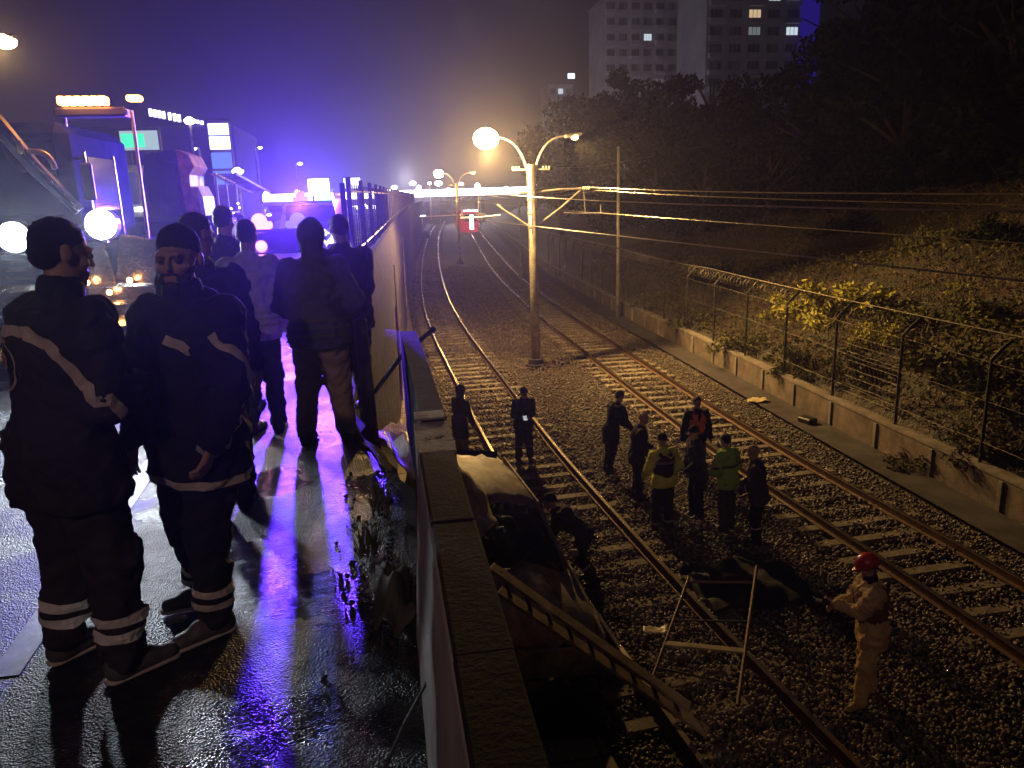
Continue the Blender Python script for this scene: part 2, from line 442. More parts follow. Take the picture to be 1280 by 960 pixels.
for k, (dx, dy, s_) in enumerate([(-.035, 3.08, .012), (-.015, 3.10, .010), (.01, 3.09, .013), (.03, 3.10, .014), (-.037, 3.03, .007)]):
    dots.box((.165+dx, dy, .8235), (s_, s_*1.2, .002), Matrix.Rotation(k*.7, 3, 'Z'), 0)
dots.build("dark_smudge", M("tar", (.015, .013, .012), .7), p)

far = thing("concrete_parapet", "far concrete parapet beyond the gap, curving away along the road edge", "parapet", (0, 0, 0))
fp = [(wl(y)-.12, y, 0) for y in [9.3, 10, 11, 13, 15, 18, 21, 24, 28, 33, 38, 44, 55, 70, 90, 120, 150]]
MB().sweep(fp, [(-.1, .0), (-.07, .82), (.07, .82), (.16, .1), (.16, -1.1), (.125, -1.1), (.125, 0)]).build("wall_panel", concrete_d, far)  # dark outer fascia hangs below the road edge
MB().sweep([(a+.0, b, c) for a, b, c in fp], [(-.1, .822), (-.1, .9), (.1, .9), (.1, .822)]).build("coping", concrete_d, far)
for k, y in enumerate([22, 37]):
    MB().box((wl(y)+.035, y, -2.0), (.06, .25, 3.9), None, .01).build("pilaster", concrete, far)

# picket fence standing on the far parapet
fm = M("steel fence paint", (.06, .06, .08), .45, .6, .2, 10)
fe = thing("steel_fence", "tall steel picket fence standing on the far parapet, lit blue", "fence")
yf = 11.0; k = 0
while yf < 95:
    step = 2.4; y1 = yf+step; a = Vector((wl(yf)-.12, yf, .9)); b = Vector((wl(y1)-.12, y1, .9))
    pm = MB(); 
    for hz in (.15, .98): pm.tube([a+Vector((0, 0, hz)), b+Vector((0, 0, hz))], .018, 5)
    for q in range(6):
        c = a.lerp(b, (q+.5)/6); pm.box((c.x, c.y, c.z+.54), (.018, .018, 1.08))
    pm.build("fence_panel", fm, fe)
    MB().box((a.x, a.y, a.z+.57), (.07, .07, 1.2), None, .01).build("post", fm, fe)
    yf = y1; k += 1
# bent bright panel at its near end
bt = thing("bent_metal_panel", "bent shiny metal panel curling off the near end of the road fence", "metal panel", (0, 0, 0))
pm = MB(); vs = []; fs = []
for i in range(13):
    t = i/12
    for j in range(7):
        s = j/6
        x = -.42-.16*math.sin(s*1.6)+.20*(1-t)**1.5+.012*math.sin(j*3); y = 10.3+s*.7+.15*math.sin(t*3); z = .62+1.25*t
        vs.append((x+.0, y, z))
for i in range(12):
    for j in range(6): fs.append((i*7+j, i*7+j+1, (i+1)*7+j+1, (i+1)*7+j))
pb = pm.add(vs, fs).build("sheet", M("bright galvanised steel", (.6, .6, .62), .3, .8, .15, 12, .2, 12), bt, True)
md = pb.modifiers.new("s", 'SOLIDIFY'); md.thickness = .008
MB().tube([(-.40, 10.2, 0.02), (-.42, 10.2, 1.98)], .035, 8).build("post", fm, bt)

# broken stub post and bent bar at the gap
st = thing("broken_post", "dark steel parapet post left standing at the broken road edge", "post", (-.19, 6.22, 0))
MB().box((0, 0, .33), (.11, .1, 1.06), Matrix.Rotation(-.03, 3, 'Y'), .012).box((0, 0, -.2), (.16, .16, .03)).build("post", wr, st)
MB().tube([(0, 0.0, .84), (.01, .35, .9), (-.03, .9, 1.0), (-.06, 1.6, 1.1)], [.03, .025, .02, .012], 7).build("bent_rail", wr, st)
bb = MB().tube([at(452, 508, 6.3), at(470, 488, 6.1), at(500, 447, 5.8), at(541, 412, 5.9)], [.016, .017, .02, .016], 8)
bb.sphere(at(541, 412, 5.9), .026, 8)
tag(bb.build("bent_bar", wr), "thin bent steel bar sticking out across the broken parapet end", "bar")
# wire mesh hanging in the gap
nm = MB(); 
def netp(u, v):
    a = at(482, 412, 6.4)*(1-u)+at(516, 418, 5.9)*u; b = at(468, 556, 5.6)*(1-u)+at(536, 600, 4.75)*u
    q = a*(1-v)+b*v; q = q+np.array([.05, .12, 0])*math.sin(v*3.1)*math.sin(u*3.1); return q
for i in range(23): nm.tube([netp(i/22, v/10) for v in range(11)], .0011, 3, False)
for j in range(56): nm.tube([netp(u/5, j/55) for u in range(6)], .0011, 3, False)
tag(nm.build("wire_mesh", M("rusty mesh wire", (.2, .13, .07), .5, .5)), "fine wire mesh netting stretched across the gap in the parapet", "wire mesh")
# crumpled pale sheet lit at foot of the wall
def crumple(name, mt, nx, ny, f, amp, seed, parent=None, th=.012):
    r = random.Random(seed); vs = []; fs = []
    ph = [r.uniform(0, 6) for _ in range(8)]
    for i in range(nx+1):
        for j in range(ny+1):
            u, v = i/nx, j/ny
            q = Vector(f(u, v)); n = math.sin(u*9+ph[0]+3*math.sin(v*5+ph[1]))+.6*math.sin(v*13+ph[2]+u*6)+.5*abs(math.sin((u+v)*11+ph[3]))+.3*math.sin((u-v)*23+ph[4])
            vs.append(q+Vector((.25*n*amp, .1*amp*n, n*amp)))
    for i in range(nx):
        for j in range(ny): fs.append((i*(ny+1)+j, (i+1)*(ny+1)+j, (i+1)*(ny+1)+j+1, i*(ny+1)+j+1))
    o = MB().add(vs, fs).build(name, mt, parent, True)
    md = o.modifiers.new("s", 'SOLIDIFY'); md.thickness = th
    return o
c0, c1, c2, c3 = [Vector(at(*q)) for q in ((464, 546, 6.3), (500, 526, 7.0), (530, 606, 4.9), (536, 558, 5.7))]
def heap(u, v):
    a = c0.lerp(c2, u); b = c1.lerp(c3, u); q = a.lerp(b, v); q.z += .10*math.sin(v*3.1)*math.sin(u*3.1); return q
ho = crumple("plastic_sheet", M("pale yellowed sheet", (.55, .42, .24), .45, 0, .2, 6), 26, 16, heap, .02, 2)
tag(ho, "crumpled pale yellow sheet bulging behind the wire mesh at the broken road edge", "sheet")

# ------------------------------------------------------------------ trackside walkway, channel, low wall
def ribbon(name, fa, fb, z, ys, mt):
    vs = []; fs = []
    for y in ys: vs += [(fa(y), y, z), (fb(y), y, z)]
    for i in range(len(ys)-1): fs.append((2*i, 2*i+1, 2*i+3, 2*i+2))
    return struct(MB().add(vs, fs).build(name, mt))
ysr = list(np.arange(2, 60, 1.5))+list(range(60, 175, 5))
def slab_mat():
    mt = bpy.data.materials.new("walkway slabs"); mt.use_nodes = True; nt = mt.node_tree; b = nt.nodes["Principled BSDF"]; L = nt.links
    tc = nt.nodes.new("ShaderNodeTexCoord"); br = nt.nodes.new("ShaderNodeTexBrick"); L.new(tc.outputs["Object"], br.inputs["Vector"])
    br.inputs["Scale"].default_value = 1; br.inputs["Brick Width"].default_value = 4; br.inputs["Row Height"].default_value = .5; br.inputs["Mortar Size"].default_value = .03
    br.inputs["Color1"].default_value = (.36, .30, .23, 1); br.inputs["Color2"].default_value = (.26, .21, .16, 1); br.inputs["Mortar"].default_value = (.06, .05, .04, 1)
    L.new(br.outputs["Color"], b.inputs["Base Color"]); b.inputs["Roughness"].default_value = .8
    return mt
ribbon("walkway", lambda y: wl(y)-.6, lambda y: tl(y)-1.55, GZ-.02, ysr, slab_mat())
ribbon("channel_path", lambda y: fw(y)-1.05, lambda y: fw(y)-.2, GZ+.02, ysr, concrete_d)
lwc = M("stained wall concrete", (.13, .10, .08), .85, 0, .35, 2.5, .4, 30)
lw = thing("low_concrete_wall", "long low concrete wall with pilasters between the right track and the overgrown slope", "wall")
MB().sweep([(fw(y), y, GZ) for y in ysr], [(-.10, -.2), (-.10, .62), (.10, .62), (.10, -.2)]).build("wall_panel", lwc, lw)
MB().sweep([(fw(y), y, GZ) for y in ysr], [(-.13, .621), (-.13, .69), (.13, .69), (.13, .621)]).build("coping", concrete, lw)
for y in np.arange(6, 62, 1.9):
    MB().box((fw(y)-.125, y, GZ+.28), (.05, .12, .6), None, .01).build("pilaster", concrete, lw)

# ------------------------------------------------------------------ tracks
rust = M("rusty rail side", (.11, .06, .035), .7, .5, .3, 8)
shine = M("worn rail head", (.72, .62, .5), .27, 1.0, .08, 6)
slp = M("concrete sleeper", (.17, .14, .105), .8, 0, .3, 9, .4, 40)
def track(label, fc, y0, y1):
    t = thing("railway_track", label, "railway track", (fc(10), 10, GZ), 0, "pair of railway tracks")
    def L(p): return (p[0]-fc(10), p[1]-10, p[2]-GZ)
    pts = [(fc(y), y) for y in list(np.arange(y0, 60, .8))+list(np.arange(60, y1, 3))]
    for s in (-1, 1):
        b = MB(); off = s*.755
        path = []
        for i, (x, y) in enumerate(pts):
            a = pts[max(i-1, 0)]; c = pts[min(i+1, len(pts)-1)]; d = Vector((c[0]-a[0], c[1]-a[1])).normalized()
            path.append(L((x+d.y*off, y-d.x*off, GZ)))
        b.mat(rust).sweep(path, [(-.07, .0), (-.07, .015), (-.012, .035), (-.012, .12), (-.035, .135), (-.035, .158), (.035, .158), (.035, .135), (.012, .12), (.012, .035), (.07, .015), (.07, .0)])
        b.mat(shine).sweep(path, [(-.03, .157), (-.028, .163), (.028, .163), (.03, .157)])
        b.build("rail", None, t)
    y = y0+.3; n = 0; rest = MB(); proto = None
    r = random.Random(5)
    while y < y1-.5:
        d = math.atan2(fc(y+.5)-fc(y-.5), 1.0); jit = r.uniform(-.03, .03)
        if n < 98:
            if proto is None:
                proto = MB().box((0, 0, 0), (2.5, .24, .12), None, .025).build("sleeper", slp, t); o = proto
            else:
                o = proto.copy(); COL.objects.link(o); o.parent = t
            o.location = L((fc(y)+jit, y, GZ-(.088 if fc is tl else .068)+r.uniform(-.022, .012))); o.rotation_euler = (0, 0, -d+r.uniform(-.01, .01))
        else:
            rest.box(L((fc(y), y, GZ-.035)), (2.5, .24, .12), Matrix.Rotation(-d, 3, 'Z'))
        n += 1; y += .62
    o = rest.build("sleeper", slp, t); o["kind"] = "stuff"
    return t
track("left railway track curving past the road wall under the wrecked car", tl, 3.5, 165)
track("right railway track on pale sleepers nearest the low wall and slope", tr, 3.5, 165)

# ballast stones
def stones(n, name, fx, mt, smin, smax):
    base = np.array([(1, 0, 0), (-1, 0, 0), (0, 1, 0), (0, -1, 0), (0, 0, 1), (0, 0, -1)], float)
    tri = np.array([(0, 2, 4), (2, 1, 4), (1, 3, 4), (3, 0, 4), (2, 0, 5), (1, 2, 5), (3, 1, 5), (0, 3, 5)])
    P = fx(n); n = len(P)
    s = rng.uniform(smin, smax, n)
    V = base[None]*s[:, None, None]*rng.uniform(.55, 1.25, (n, 6, 3))
    q = rng.normal(size=(n, 4)); q /= np.linalg.norm(q, axis=1)[:, None]; w_, x, y, z = q.T
    R = np.stack([1-2*(y*y+z*z), 2*(x*y-z*w_), 2*(x*z+y*w_), 2*(x*y+z*w_), 1-2*(x*x+z*z), 2*(y*z-x*w_), 2*(x*z-y*w_), 2*(y*z+x*w_), 1-2*(x*x+y*y)], 1).reshape(n, 3, 3)
    V = np.einsum('nij,nkj->nki', R, V)+P[:, None, :]
    f = (tri[None]+(np.arange(n)*6)[:, None, None]).reshape(-1, 3)
    return npmesh(name, V.reshape(-1, 3), f, mt, None, False)
def bx(n):
    y = 5.2+(rng.random(n)**1.75)*62
    tlv = np.array([tl(v) for v in y]); fwv = np.array([fw(v) for v in y])
    x = tlv-1.5+rng.random(n)*(fwv-1.1-tlv+1.5)
    trv = np.array([tr(v) for v in y])
    z = GZ-.035+.022*np.sin(x*2.1+y*.7)+.015*np.sin(x*5+y*3.1)+rng.uniform(-.02, .025, n)
    mid = np.exp(-((x-(tlv+trv)/2)/1.1)**2)*.05
    return np.stack([x, y, z+mid], 1)
def stone_mat():
    mt = bpy.data.materials.new("ballast stone"); mt.use_nodes = True; nt = mt.node_tree; b = nt.nodes["Principled BSDF"]; L = nt.links
    g_ = nt.nodes.new("ShaderNodeNewGeometry"); r = nt.nodes.new("ShaderNodeValToRGB")
    els = r.color_ramp.elements; els[0].color = (.07, .052, .036, 1); els[1].color = (.34, .28, .22, 1); e = els.new(.6); e.color = (.15, .115, .085, 1); e = els.new(.92); e.color = (.22, .175, .13, 1)
    L.new(g_.outputs["Random Per Island"], r.inputs["Fac"]); L.new(r.outputs["Color"], b.inputs["Base Color"]); b.inputs["Roughness"].default_value = .62
    return mt
sm_ = stone_mat()
bo = stones(95000, "ballast", bx, sm_, .018, .048); bo["kind"] = "stuff"; bo["label"] = "loose brown railway ballast stones around both tracks"

# ------------------------------------------------------------------ fence above the low wall
fp_m = M("dark fence post", (.03, .027, .025), .6, .5)
wire = M("galvanised wire", (.22, .19, .15), .6, .6)
ft = thing("wire_fence", "tall wire fence with angled posts and razor coil above the low concrete wall", "fence")
posts = [9.85+2.58*k for k in range(20)]
for i, y in enumerate(posts):
    x = fw(y)+.02; hgt = 2.05
    MB().tube([(x, y, GZ+.66), (x, y, GZ+.66+hgt), (x-.05, y, GZ+.66+hgt+.12), (x+.28, y, GZ+.66+hgt+.42)] if False else [(x, y, GZ+.5), (x, y, GZ+.66+hgt), (x+.13, y-.05, GZ+.66+hgt+.18), (x+.3, y-.1, GZ+.66+hgt+.36)], .036, 7).build("post", fp_m, ft)
hm = MB()
for hz in (1.1, 1.9, 2.65):
    for a, b in zip(posts[:-1], posts[1:]):
        sag = random.uniform(-.03, .03); mid = (a+b)/2
        hm.tube([(fw(a), a, GZ+hz), (fw(mid), mid, GZ+hz+sag), (fw(b), b, GZ+hz)], .0035, 4, False)
hm.build("strand", wire, ft)
cm_ = MB()
for y in np.arange(14, 46, .16):      # chain link, drawn as slanted wires
    for s in (-1, 1):
        cm_.tube([(fw(y)+.0, y, GZ+.72), (fw(y+s*1.0), y+s*1.0, GZ+2.65)], .003, 3, False)
cm_.build("chain_link", M("chain link wire", (.15, .13, .10), .6, .5), ft)
ck = MB(); pts = []
y = 16.0; a_ = 0
while y < 52:
    pts.append((fw(y)+.16+.17*math.cos(a_), y, GZ+2.95+.17*math.sin(a_))); a_ += .62; y += .0245
ck.tube(pts, .0075, 3, False); ck.build("razor_coil", wire, ft)
# second short row of horizontal strands, seen on the near panel
ladder_w = MB()
for k in range(8): ladder_w.tube([(fw(15.1)+.08, 15.1, GZ+.95+k*.2), (fw(17.2)+.08, 17.2, GZ+.93+k*.2)], .0045, 4, False)
ladder_w.build("wire_bar", wire, ft)

# debris by the low wall
tag(MB().box((fw(17.6)-.62, 17.6, GZ+.09), (.3, .42, .14), Matrix.Rotation(.3, 3, 'Z'), .03).build("junction_box", M("black rubber", (.01, .01, .01), .5)), "small black box lying on the concrete path at the low wall", "box")
lit = crumple("litter_sheet", M("yellowed litter", (.5, .4, .22), .6), 10, 6, lambda u, v: (fw(20)-1.25+u*.6, 19.6+v*.35, GZ+.06), .03, 5)
tag(lit, "crumpled pale litter beside the concrete path near the right track", "litter")

# ------------------------------------------------------------------ poles
galv = M("galvanised pole steel", (.36, .33, .27), .5, .5, .35, 3, .2, 20)
sod_bloom = E("sodium lamp glass", (1.0, .62, .22), 160)
sod2 = E("dimmer sodium lamp glass", (1.0, .55, .2), 14)
def bez(a, b, c, n=8):
    a, b, c = Vector(a), Vector(b), Vector(c)
    return [a*(1-t)**2+b*2*t*(1-t)+c*t*t for t in [i/n for i in range(n+1)]]
def cat_pole(label, x, y, lampy=True):
    t = thing("catenary_pole", label, "lamp pole", (x, y, GZ), 0, "poles between the two tracks")
    H = 6.9
    MB().tube([(0, 0, -.1), (0, 0, 3), (-.02, 0, H)], [.165, .145, .125], 14).build("pole", galv, t, True)
    MB().disc((0, 0, .12), (0, 0, 1), .27, .26, 16).disc((0, 0, .02), (0, 0, 1), .36, .1, 16).build("base", concrete_d, t)
    MB().mat(galv).tube([(-.14, -.05, 4.2), (-.15, -.05, 6.6)], .02, 5).tube([(.13, -.06, 4.4), (.12, -.06, 6.5)], .025, 5).tube([(-.05, -.15, 4.6), (-.03, -.15, 6.8)], .015, 5).build("cable", None, t)
    for z in (4.85, 5.3, 5.75, 6.1): MB().disc((0, 0, z), (0, 0, 1), .17, .05, 14).build("clamp_band", galv, t)
    for s in (-1, 1):
        MB().tube([(s*.1, 0, 5.98), (s*1.0, 0, 6.05), (s*1.72, 0, 6.06)], [.045, .038, .034], 8).build("bracket_arm", galv, t)
        e0 = (s*.12, 0, 4.86)
        MB().tube([e0, (s*1.0, 0, 5.45), (s*1.68 if s > 0 else -1.2, 0, 6.0 if s > 0 else 5.62)], .034, 8).build("brace", galv, t)
        MB().tube([(s*1.1, 0, 5.28), (s*1.6, 0, 5.24), (s*2.45, 0, 5.22)], .02, 6).tube([(s*2.4, 0, 5.5), (s*2.4, 0, 5.2)], .012, 5).tube([(s*1.8, 0, 6.0), (s*1.85, 0, 5.25)], .008, 4).build("registration_arm", galv, t)
        ins = MB()
        for q in range(4): ins.disc((s*(1.78+q*.07), 0, 6.06), (1, 0, 0), .06, .035, 10)
        ins.build("insulator", M("brown insulator", (.4, .36, .28), .3), t)
        MB().box((s*.32, 0, 6.72), (.62, .07, .06), None, .01).build("cross_arm", galv, t)
        ins = MB()
        for q in range(3): ins.disc((s*(.42+q*.1), 0, 6.78), (0, 0, 1), .035, .09, 8)
        ins.build("insulator", M("brown insulator", (.4, .36, .28), .3), t)
        MB().tube(bez((s*.08, 0, 6.4), (s*.28, 0, 7.75), (s*1.15, 0, 7.78)), [.05-.003*i for i in range(9)], 8).build("lamp_arm", galv, t)
        h = thing_part = MB().box((s*1.45, 0, 7.8), (.62, .24, .12), Matrix.Rotation(-s*.12, 3, 'Y'), .05).build("lamp_head", galv, t)
        MB().sphere((s*1.5, -.03, 7.74), .38 if s < 0 else .12, 14, (1.1, .9, .9)).build("lamp_glass", (sod_bloom if s < 0 else sod2), h, True)  # left globe oversized, its shape takes in the lamp's bloom
    return t
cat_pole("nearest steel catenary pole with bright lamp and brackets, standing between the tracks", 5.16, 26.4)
cat_pole("second catenary pole, farther down the line behind the bright one", 6.86, 69.0)
# plain poles by the fence
pt = thing("utility_pole", "plain thin steel pole rising beside the razor wire fence", "pole", (11.1, 35.8, GZ))
MB().tube([(0, 0, -.2), (0, 0, 4), (0, 0, 7.9)], [.1, .085, .06], 10).build("pole", galv, pt, True)
MB().disc((0, 0, 3.3), (0, 0, 1), .12, .08, 10).build("clamp_band", wr, pt)
pt = thing("signal_mast", "thin dark mast standing right of the far tracks", "mast", (9.3, 52, GZ))
MB().tube([(0, 0, -.2), (0, 0, 5.4)], .06, 8).build("pole", galv, pt, True)

# overhead wires
wmt = M("copper contact wire", (.34, .29, .22), .4, .7)
def owire(label, pts, r=.012, grp=None):
    P = []
    for (a, b) in zip(pts[:-1], pts[1:]):
        for k in range(10):
            t = k/10; q = [a[i]*(1-t)+b[i]*t for i in range(3)]; sag = a[3]*4*t*(1-t) if len(a) > 3 else 0
            q[2] -= sag; P.append(q)
    P.append(pts[-1][:3])
    return tag(MB().tube(P, r*.75, 4, False).build("overhead_wire", wmt), label, "overhead wire", grp)
owire("upper messenger wire of the right track leaving the pole at bracket height", [(tr(-14), -14, 1.86, .3), (7.0, 26.4, 1.9, .35), (8.7, 69, 1.9, .3), (tr(112)-.5, 112, 1.9)], .014)
owire("second messenger wire running just below the first over the right track", [(tr(-14)+.5, -14, 1.70, .32), (7.45, 26.4, 1.78, .35), (9.1, 69, 1.8)], .012)
owire("lower contact wire over the right track held by the registration arm", [(tr(-14), -14, 1.0, .06), (7.55, 26.4, 1.02, .05), (9.25, 69, 1.02, .05), (tr(112), 112, 1.02)], .012)
owire("messenger wire over the left track on the lamp side of the pole", [(tl(-10), -14, 1.86, .3), (3.35, 26.4, 1.86, .35), (5.1, 69, 1.9, .3), (tl(112), 112, 1.9)], .013)
owire("contact wire over the left track below the left bracket", [(tl(-10), -14, 1.3, .05), (2.9, 26.4, 1.02, .05), (4.6, 69, 1.02, .05), (tl(112), 112, 1.02)], .011)
owire("sagging cable strung from the far pole to the plain pole and past the fence", [(6.9, 69, .9, .25), (11.0, 35.8, -.85, .1), (11.35, 26, -1.0, .06), (11.2, 8, -.95, .2), (11, -10, -.9)], .017)
owire("thin feeder wire high above from the pole cross arm across the slope", [(5.8, 26.4, 2.6, .1), (11.1, 35.8, 3.0, .3), (40, 60, 8)], .008)

# ------------------------------------------------------------------ people
skin_m = M("skin", (.48, .29, .22), .55, 0, .08, 12)
eye_m = M("eye dark", (.12, .10, .09), .2)
def ik(a, b, l1, l2, pole):
    a = np.array(a, float); b = np.array(b, float); d = b-a; L = np.linalg.norm(d)
    mx = (l1+l2)*.995
    if L > mx: b = a+d/L*mx; d = b-a; L = mx
    u = d/L; x = (l1*l1-l2*l2+L*L)/(2*L); hh = math.sqrt(max(l1*l1-x*x, 1e-6))
    pv = np.array(pole, float); pv = pv-u*(pv@u); pv /= np.linalg.norm(pv)+1e-9
    return a+u*x+pv*hh, b
def unit(v): v = np.array(v, float); return v/np.linalg.norm(v)
def fab(name, col, rough=.85): return M(name, col, rough, 0, .2, 5, .25, 120)
def person(label, loc, face, height=1.75, headk=1.0, lean=4, side=0, hip=None, feet=None, fyaw=(8, -8), hands=None, hpitch=10, hyaw=0,
           jacket=None, jlen=.0, bulk=1.0, trousers=None, shoes=None, hat=None, hair=None, beard=None, hood=None, vest=None, collar=None,
           bands=(), bmat=None, hvox=.012, voxel=None, grp=None, stripes=None, gloves=None, helmet=None, sole=None, curl=.5, hem=None, backpack=None):
    s = height/1.75; gv = voxel or hvox*1.15
    A = lambda x, y, z: np.array([x, y, z], float)
    hz = (hip if hip is not None else .93)
    ft = feet or (A(-.11, 0, 0), A(.11, .03, 0)); ft = [np.array(f, float) for f in ft]
    pel = A(0, 0, hz)
    lr, sr = rad(lean), rad(side)
    u = unit([math.sin(sr), math.sin(lr), math.cos(lr)*math.cos(sr)]); rt = unit([math.cos(sr), 0, -math.sin(sr)]); fw_ = np.cross(u, rt)
    nk = pel+u*.54; sh = [nk-u*.045-rt*.185, nk-u*.045+rt*.185]
    hipj = [pel+rt*(-.09), pel+rt*.09]
    hu = unit([math.sin(sr)*.5, math.sin(lr*.7+rad(hpitch)*.5), math.cos(lr*.7+rad(hpitch)*.5)])
    yw = rad(hyaw); hf = unit(np.array([math.sin(yw), math.cos(yw), 0])*math.cos(lr*.6+rad(hpitch))+A(0, 0, -math.sin(lr*.6+rad(hpitch))))
    hr = unit(np.cross(hf, hu)); hu2 = np.cross(hr, hf); hc = nk+hu*.205
    def hp(x, y, z): return hc+(hr*x+hf*y+hu2*z)*headk
    HR = np.stack([hr, hf, hu2], 1)
    ank = [f+A(0, 0, .085) for f in ft]; knee = []
    for i in (0, 1):
        fy = rad(fyaw[i]); kd = (math.sin(fy)*1, math.cos(fy), .1)
        kn, an = ik(hipj[i], ank[i], .43, .42, kd); knee.append(kn); ank[i] = an
    hd = hands or (A(-.27, .06, .80), A(.27, .06, .80)); hd = [np.array(q, float) for q in hd]
    elb = []; wri = []
    for i in (0, 1):
        sx = -1 if i == 0 else 1
        e, w2 = ik(sh[i], hd[i], .285, .255, (sx*.5, -.8, -.2)); elb.append(e); wri.append(w2)
    # --- body : one continuous mesh
    S = SDF()
    S.ell(pel+u*.02, (.155, .105, .12), .05).cone(pel+u*.02, pel+u*.25, .105, .10, .05, (fw_, 1.25)).ell(pel+u*.38, (.165, .108, .17), .05)
    S.cone(nk-u*.06-rt*.15, nk-u*.06+rt*.15, .05, .05, .05).cone(nk-u*.06, nk+hu*.11, .062, .056, .03)
    for i in (0, 1):
        S.cone(sh[i], elb[i], .052, .041, .03).cone(elb[i], wri[i], .040, .027, .02)
        S.cone(hipj[i], knee[i], .085, .056, .04).cone(knee[i], ank[i], .054, .038, .03)
        fy = rad(fyaw[i]); tf = A(math.sin(fy), math.cos(fy), 0)
        S.cone(ank[i]-tf*.03-A(0, 0, .04), ank[i]+tf*.13-A(0, 0, .055), .035, .028, .03)
        # hand
        sx = -1 if i == 0 else 1
        d = unit(wri[i]-elb[i]); pn = unit(np.cross(d, unit([0, 0, 1]) if abs(d[2]) < .8 else unit([0, 1, 0])))
        ax_ = unit(np.cross(d, pn))      # across the knuckles
        inw = unit(np.array([-sx, 0, 0])+A(0, .2, 0)-d*np.dot(np.array([-sx, 0, 0])+A(0, .2, 0), d))
        ax_ = unit(np.cross(d, inw)); kn0 = wri[i]+d*.085
        for q in (-.024, -.008, .008, .024):
            S.cone(wri[i]+ax_*q*.7, kn0+ax_*q, .015, .0125, .012)
        for q, ln in ((-.031, .062), (-.0105, .075), (.0105, .080), (.031, .070)):
            b1 = kn0+ax_*q; d1 = unit(d+inw*curl*.7); b2 = b1+d1*ln*.55; d2 = unit(d*.6+inw*curl*1.8); b3 = b2+d2*ln*.5
            S.cone(b1, b2, .0098, .009, .005).cone(b2, b3, .009, .0078, .004)
        tb = wri[i]+d*.025+ax_*.026*(1); t1 = tb+unit(ax_*.8+d*.7+inw*.4)*.042; t2 = t1+unit(d+inw*.8+ax_*.1)*.032
        S.cone(tb, t1, .014, .011, .01).cone(t1, t2, .011, .009, .005)
    # head
    S.ell(hp(0, -.012, .032), (.077, .095, .088), .02, HR).ell(hp(0, .022, -.035), (.058, .068, .078), .03, HR)
    S.cone(hp(0, .086, .008), hp(0, .102, -.024), .008, .0125, .012).cone(hp(-.034, .078, .022), hp(.034, .078, .022), .012, .012, .012)
    S.ell(hp(-.031, .098, .004), (.015, .014, .011), .012, HR, True).ell(hp(.031, .098, .004), (.015, .014, .011), .012, HR, True)
    S.cone(hp(-.018, .083, -.056), hp(.018, .083, -.056), .009, .009, .006).cone(hp(-.016, .081, -.068), hp(.016, .081, -.068), .009, .009, .006)
    S.cone(hp(-.015, .068, -.094), hp(.015, .068, -.094), .02, .02, .02)
    for sx in (-1, 1):
        S.ell(hp(sx*.077, -.008, -.008), (.010, .022, .032), .01, HR).ell(hp(sx*.04, .06, -.025), (.022, .02, .018), .02, HR)
    v, f = S.mesh(hvox); root = npmesh("person", v*s, f, gloves and skin_m or skin_m, None, True, loc)
    root.rotation_euler = (0, 0, -rad(face)); tag(root, label, "person", grp)
    eb = MB()
    for sx in (-1, 1): MB().sphere(hp(sx*.031, .0815, .003)*s, .0115*s*headk, 8).build("eye", eye_m, root, True)
    def part(Sd, name, mt, noise=None, vx=None, parent=None):
        v, f = Sd.mesh(vx or gv, noise); o = npmesh(name, v*s, f, mt, parent or root, True); return o, v*s, f
    seed = int(abs(loc[0]*131+loc[1]*17)) % 997
    # trousers
    T = SDF(); tb_ = bulk
    T.ell(pel+u*.0, (.178, .135, .14), .05).cone(pel+u*.02, pel+u*.16, .14, .135, .05, (fw_, 1.2))
    for i in (0, 1):
        T.cone(hipj[i], knee[i], .108*tb_, .080*tb_, .05).cone(knee[i], ank[i]+A(0, 0, .03), .078*tb_, .068*tb_, .04)
    T.cut(A(0, 0, .055), (0, 0, -1))
    _, tv, tf2 = part(T, "trousers", trousers, (.012, .12, seed+3))
    # shoes
    for i in (0, 1):
        fy = rad(fyaw[i]); d = A(math.sin(fy), math.cos(fy), 0); a = A(ank[i][0], ank[i][1], ank[i][2]-.085)
        F = SDF(); F.cone(a-d*.035+A(0, 0, .045), a+d*.165+A(0, 0, .035), .045, .04, .03, (A(0, 0, 1), 1.15)).cone(a-d*.02+A(0, 0, .05), a-d*.02+A(0, 0, .16), .046, .05, .03)
        F.cone(a-d*.02+A(0, 0, .06), a+d*.08+A(0, 0, .06), .045, .04, .03).cut(a+A(0, 0, .013), (0, 0, -1))
        so_, _, _ = part(F, "shoe", shoes, None, min(gv, .011))
        F = SDF(); F.cone(a-d*.04+A(0, 0, .012), a+d*.17+A(0, 0, .012), .048, .047, .02, (A(0, 0, 1), 3.2)).cut(a+A(0, 0, .001), (0, 0, -1))
        part(F, "sole", sole or M("dark rubber sole", (.03, .028, .026), .8), None, min(gv, .010), so_)
    # jacket
    J = SDF(); B = bulk; jm = jacket
    J.ell(pel+u*.40, (.185*B, .135*B, .19), .06).cone(pel+u*.04, pel+u*.36, .150*B, .150*B, .06, (fw_, 1.22)).cone(nk-u*.075-rt*.15, nk-u*.075+rt*.15, .075, .075, .06)
    J.cone(nk-u*.05, nk+hu*.03, .085, .078, .04)
    if jlen > 0:
        J.cone(pel+u*.02, pel-A(0, 0, jlen), .155*B, .165*B, .06, (fw_, 1.2))
        for i in (0, 1): J.cone(hipj[i], hipj[i]*(1-jlen/.43)+knee[i]*(jlen/.43), .12*B, .125*B, .06)
    for i in (0, 1):
        J.cone(sh[i], elb[i], .080*B, .067*B, .05).cone(elb[i], wri[i]-unit(wri[i]-elb[i])*.01, .065*B, .052*B, .03)
    J.cut(pel-A(0, 0, max(jlen, .02)+.06), (0, 0, -1))
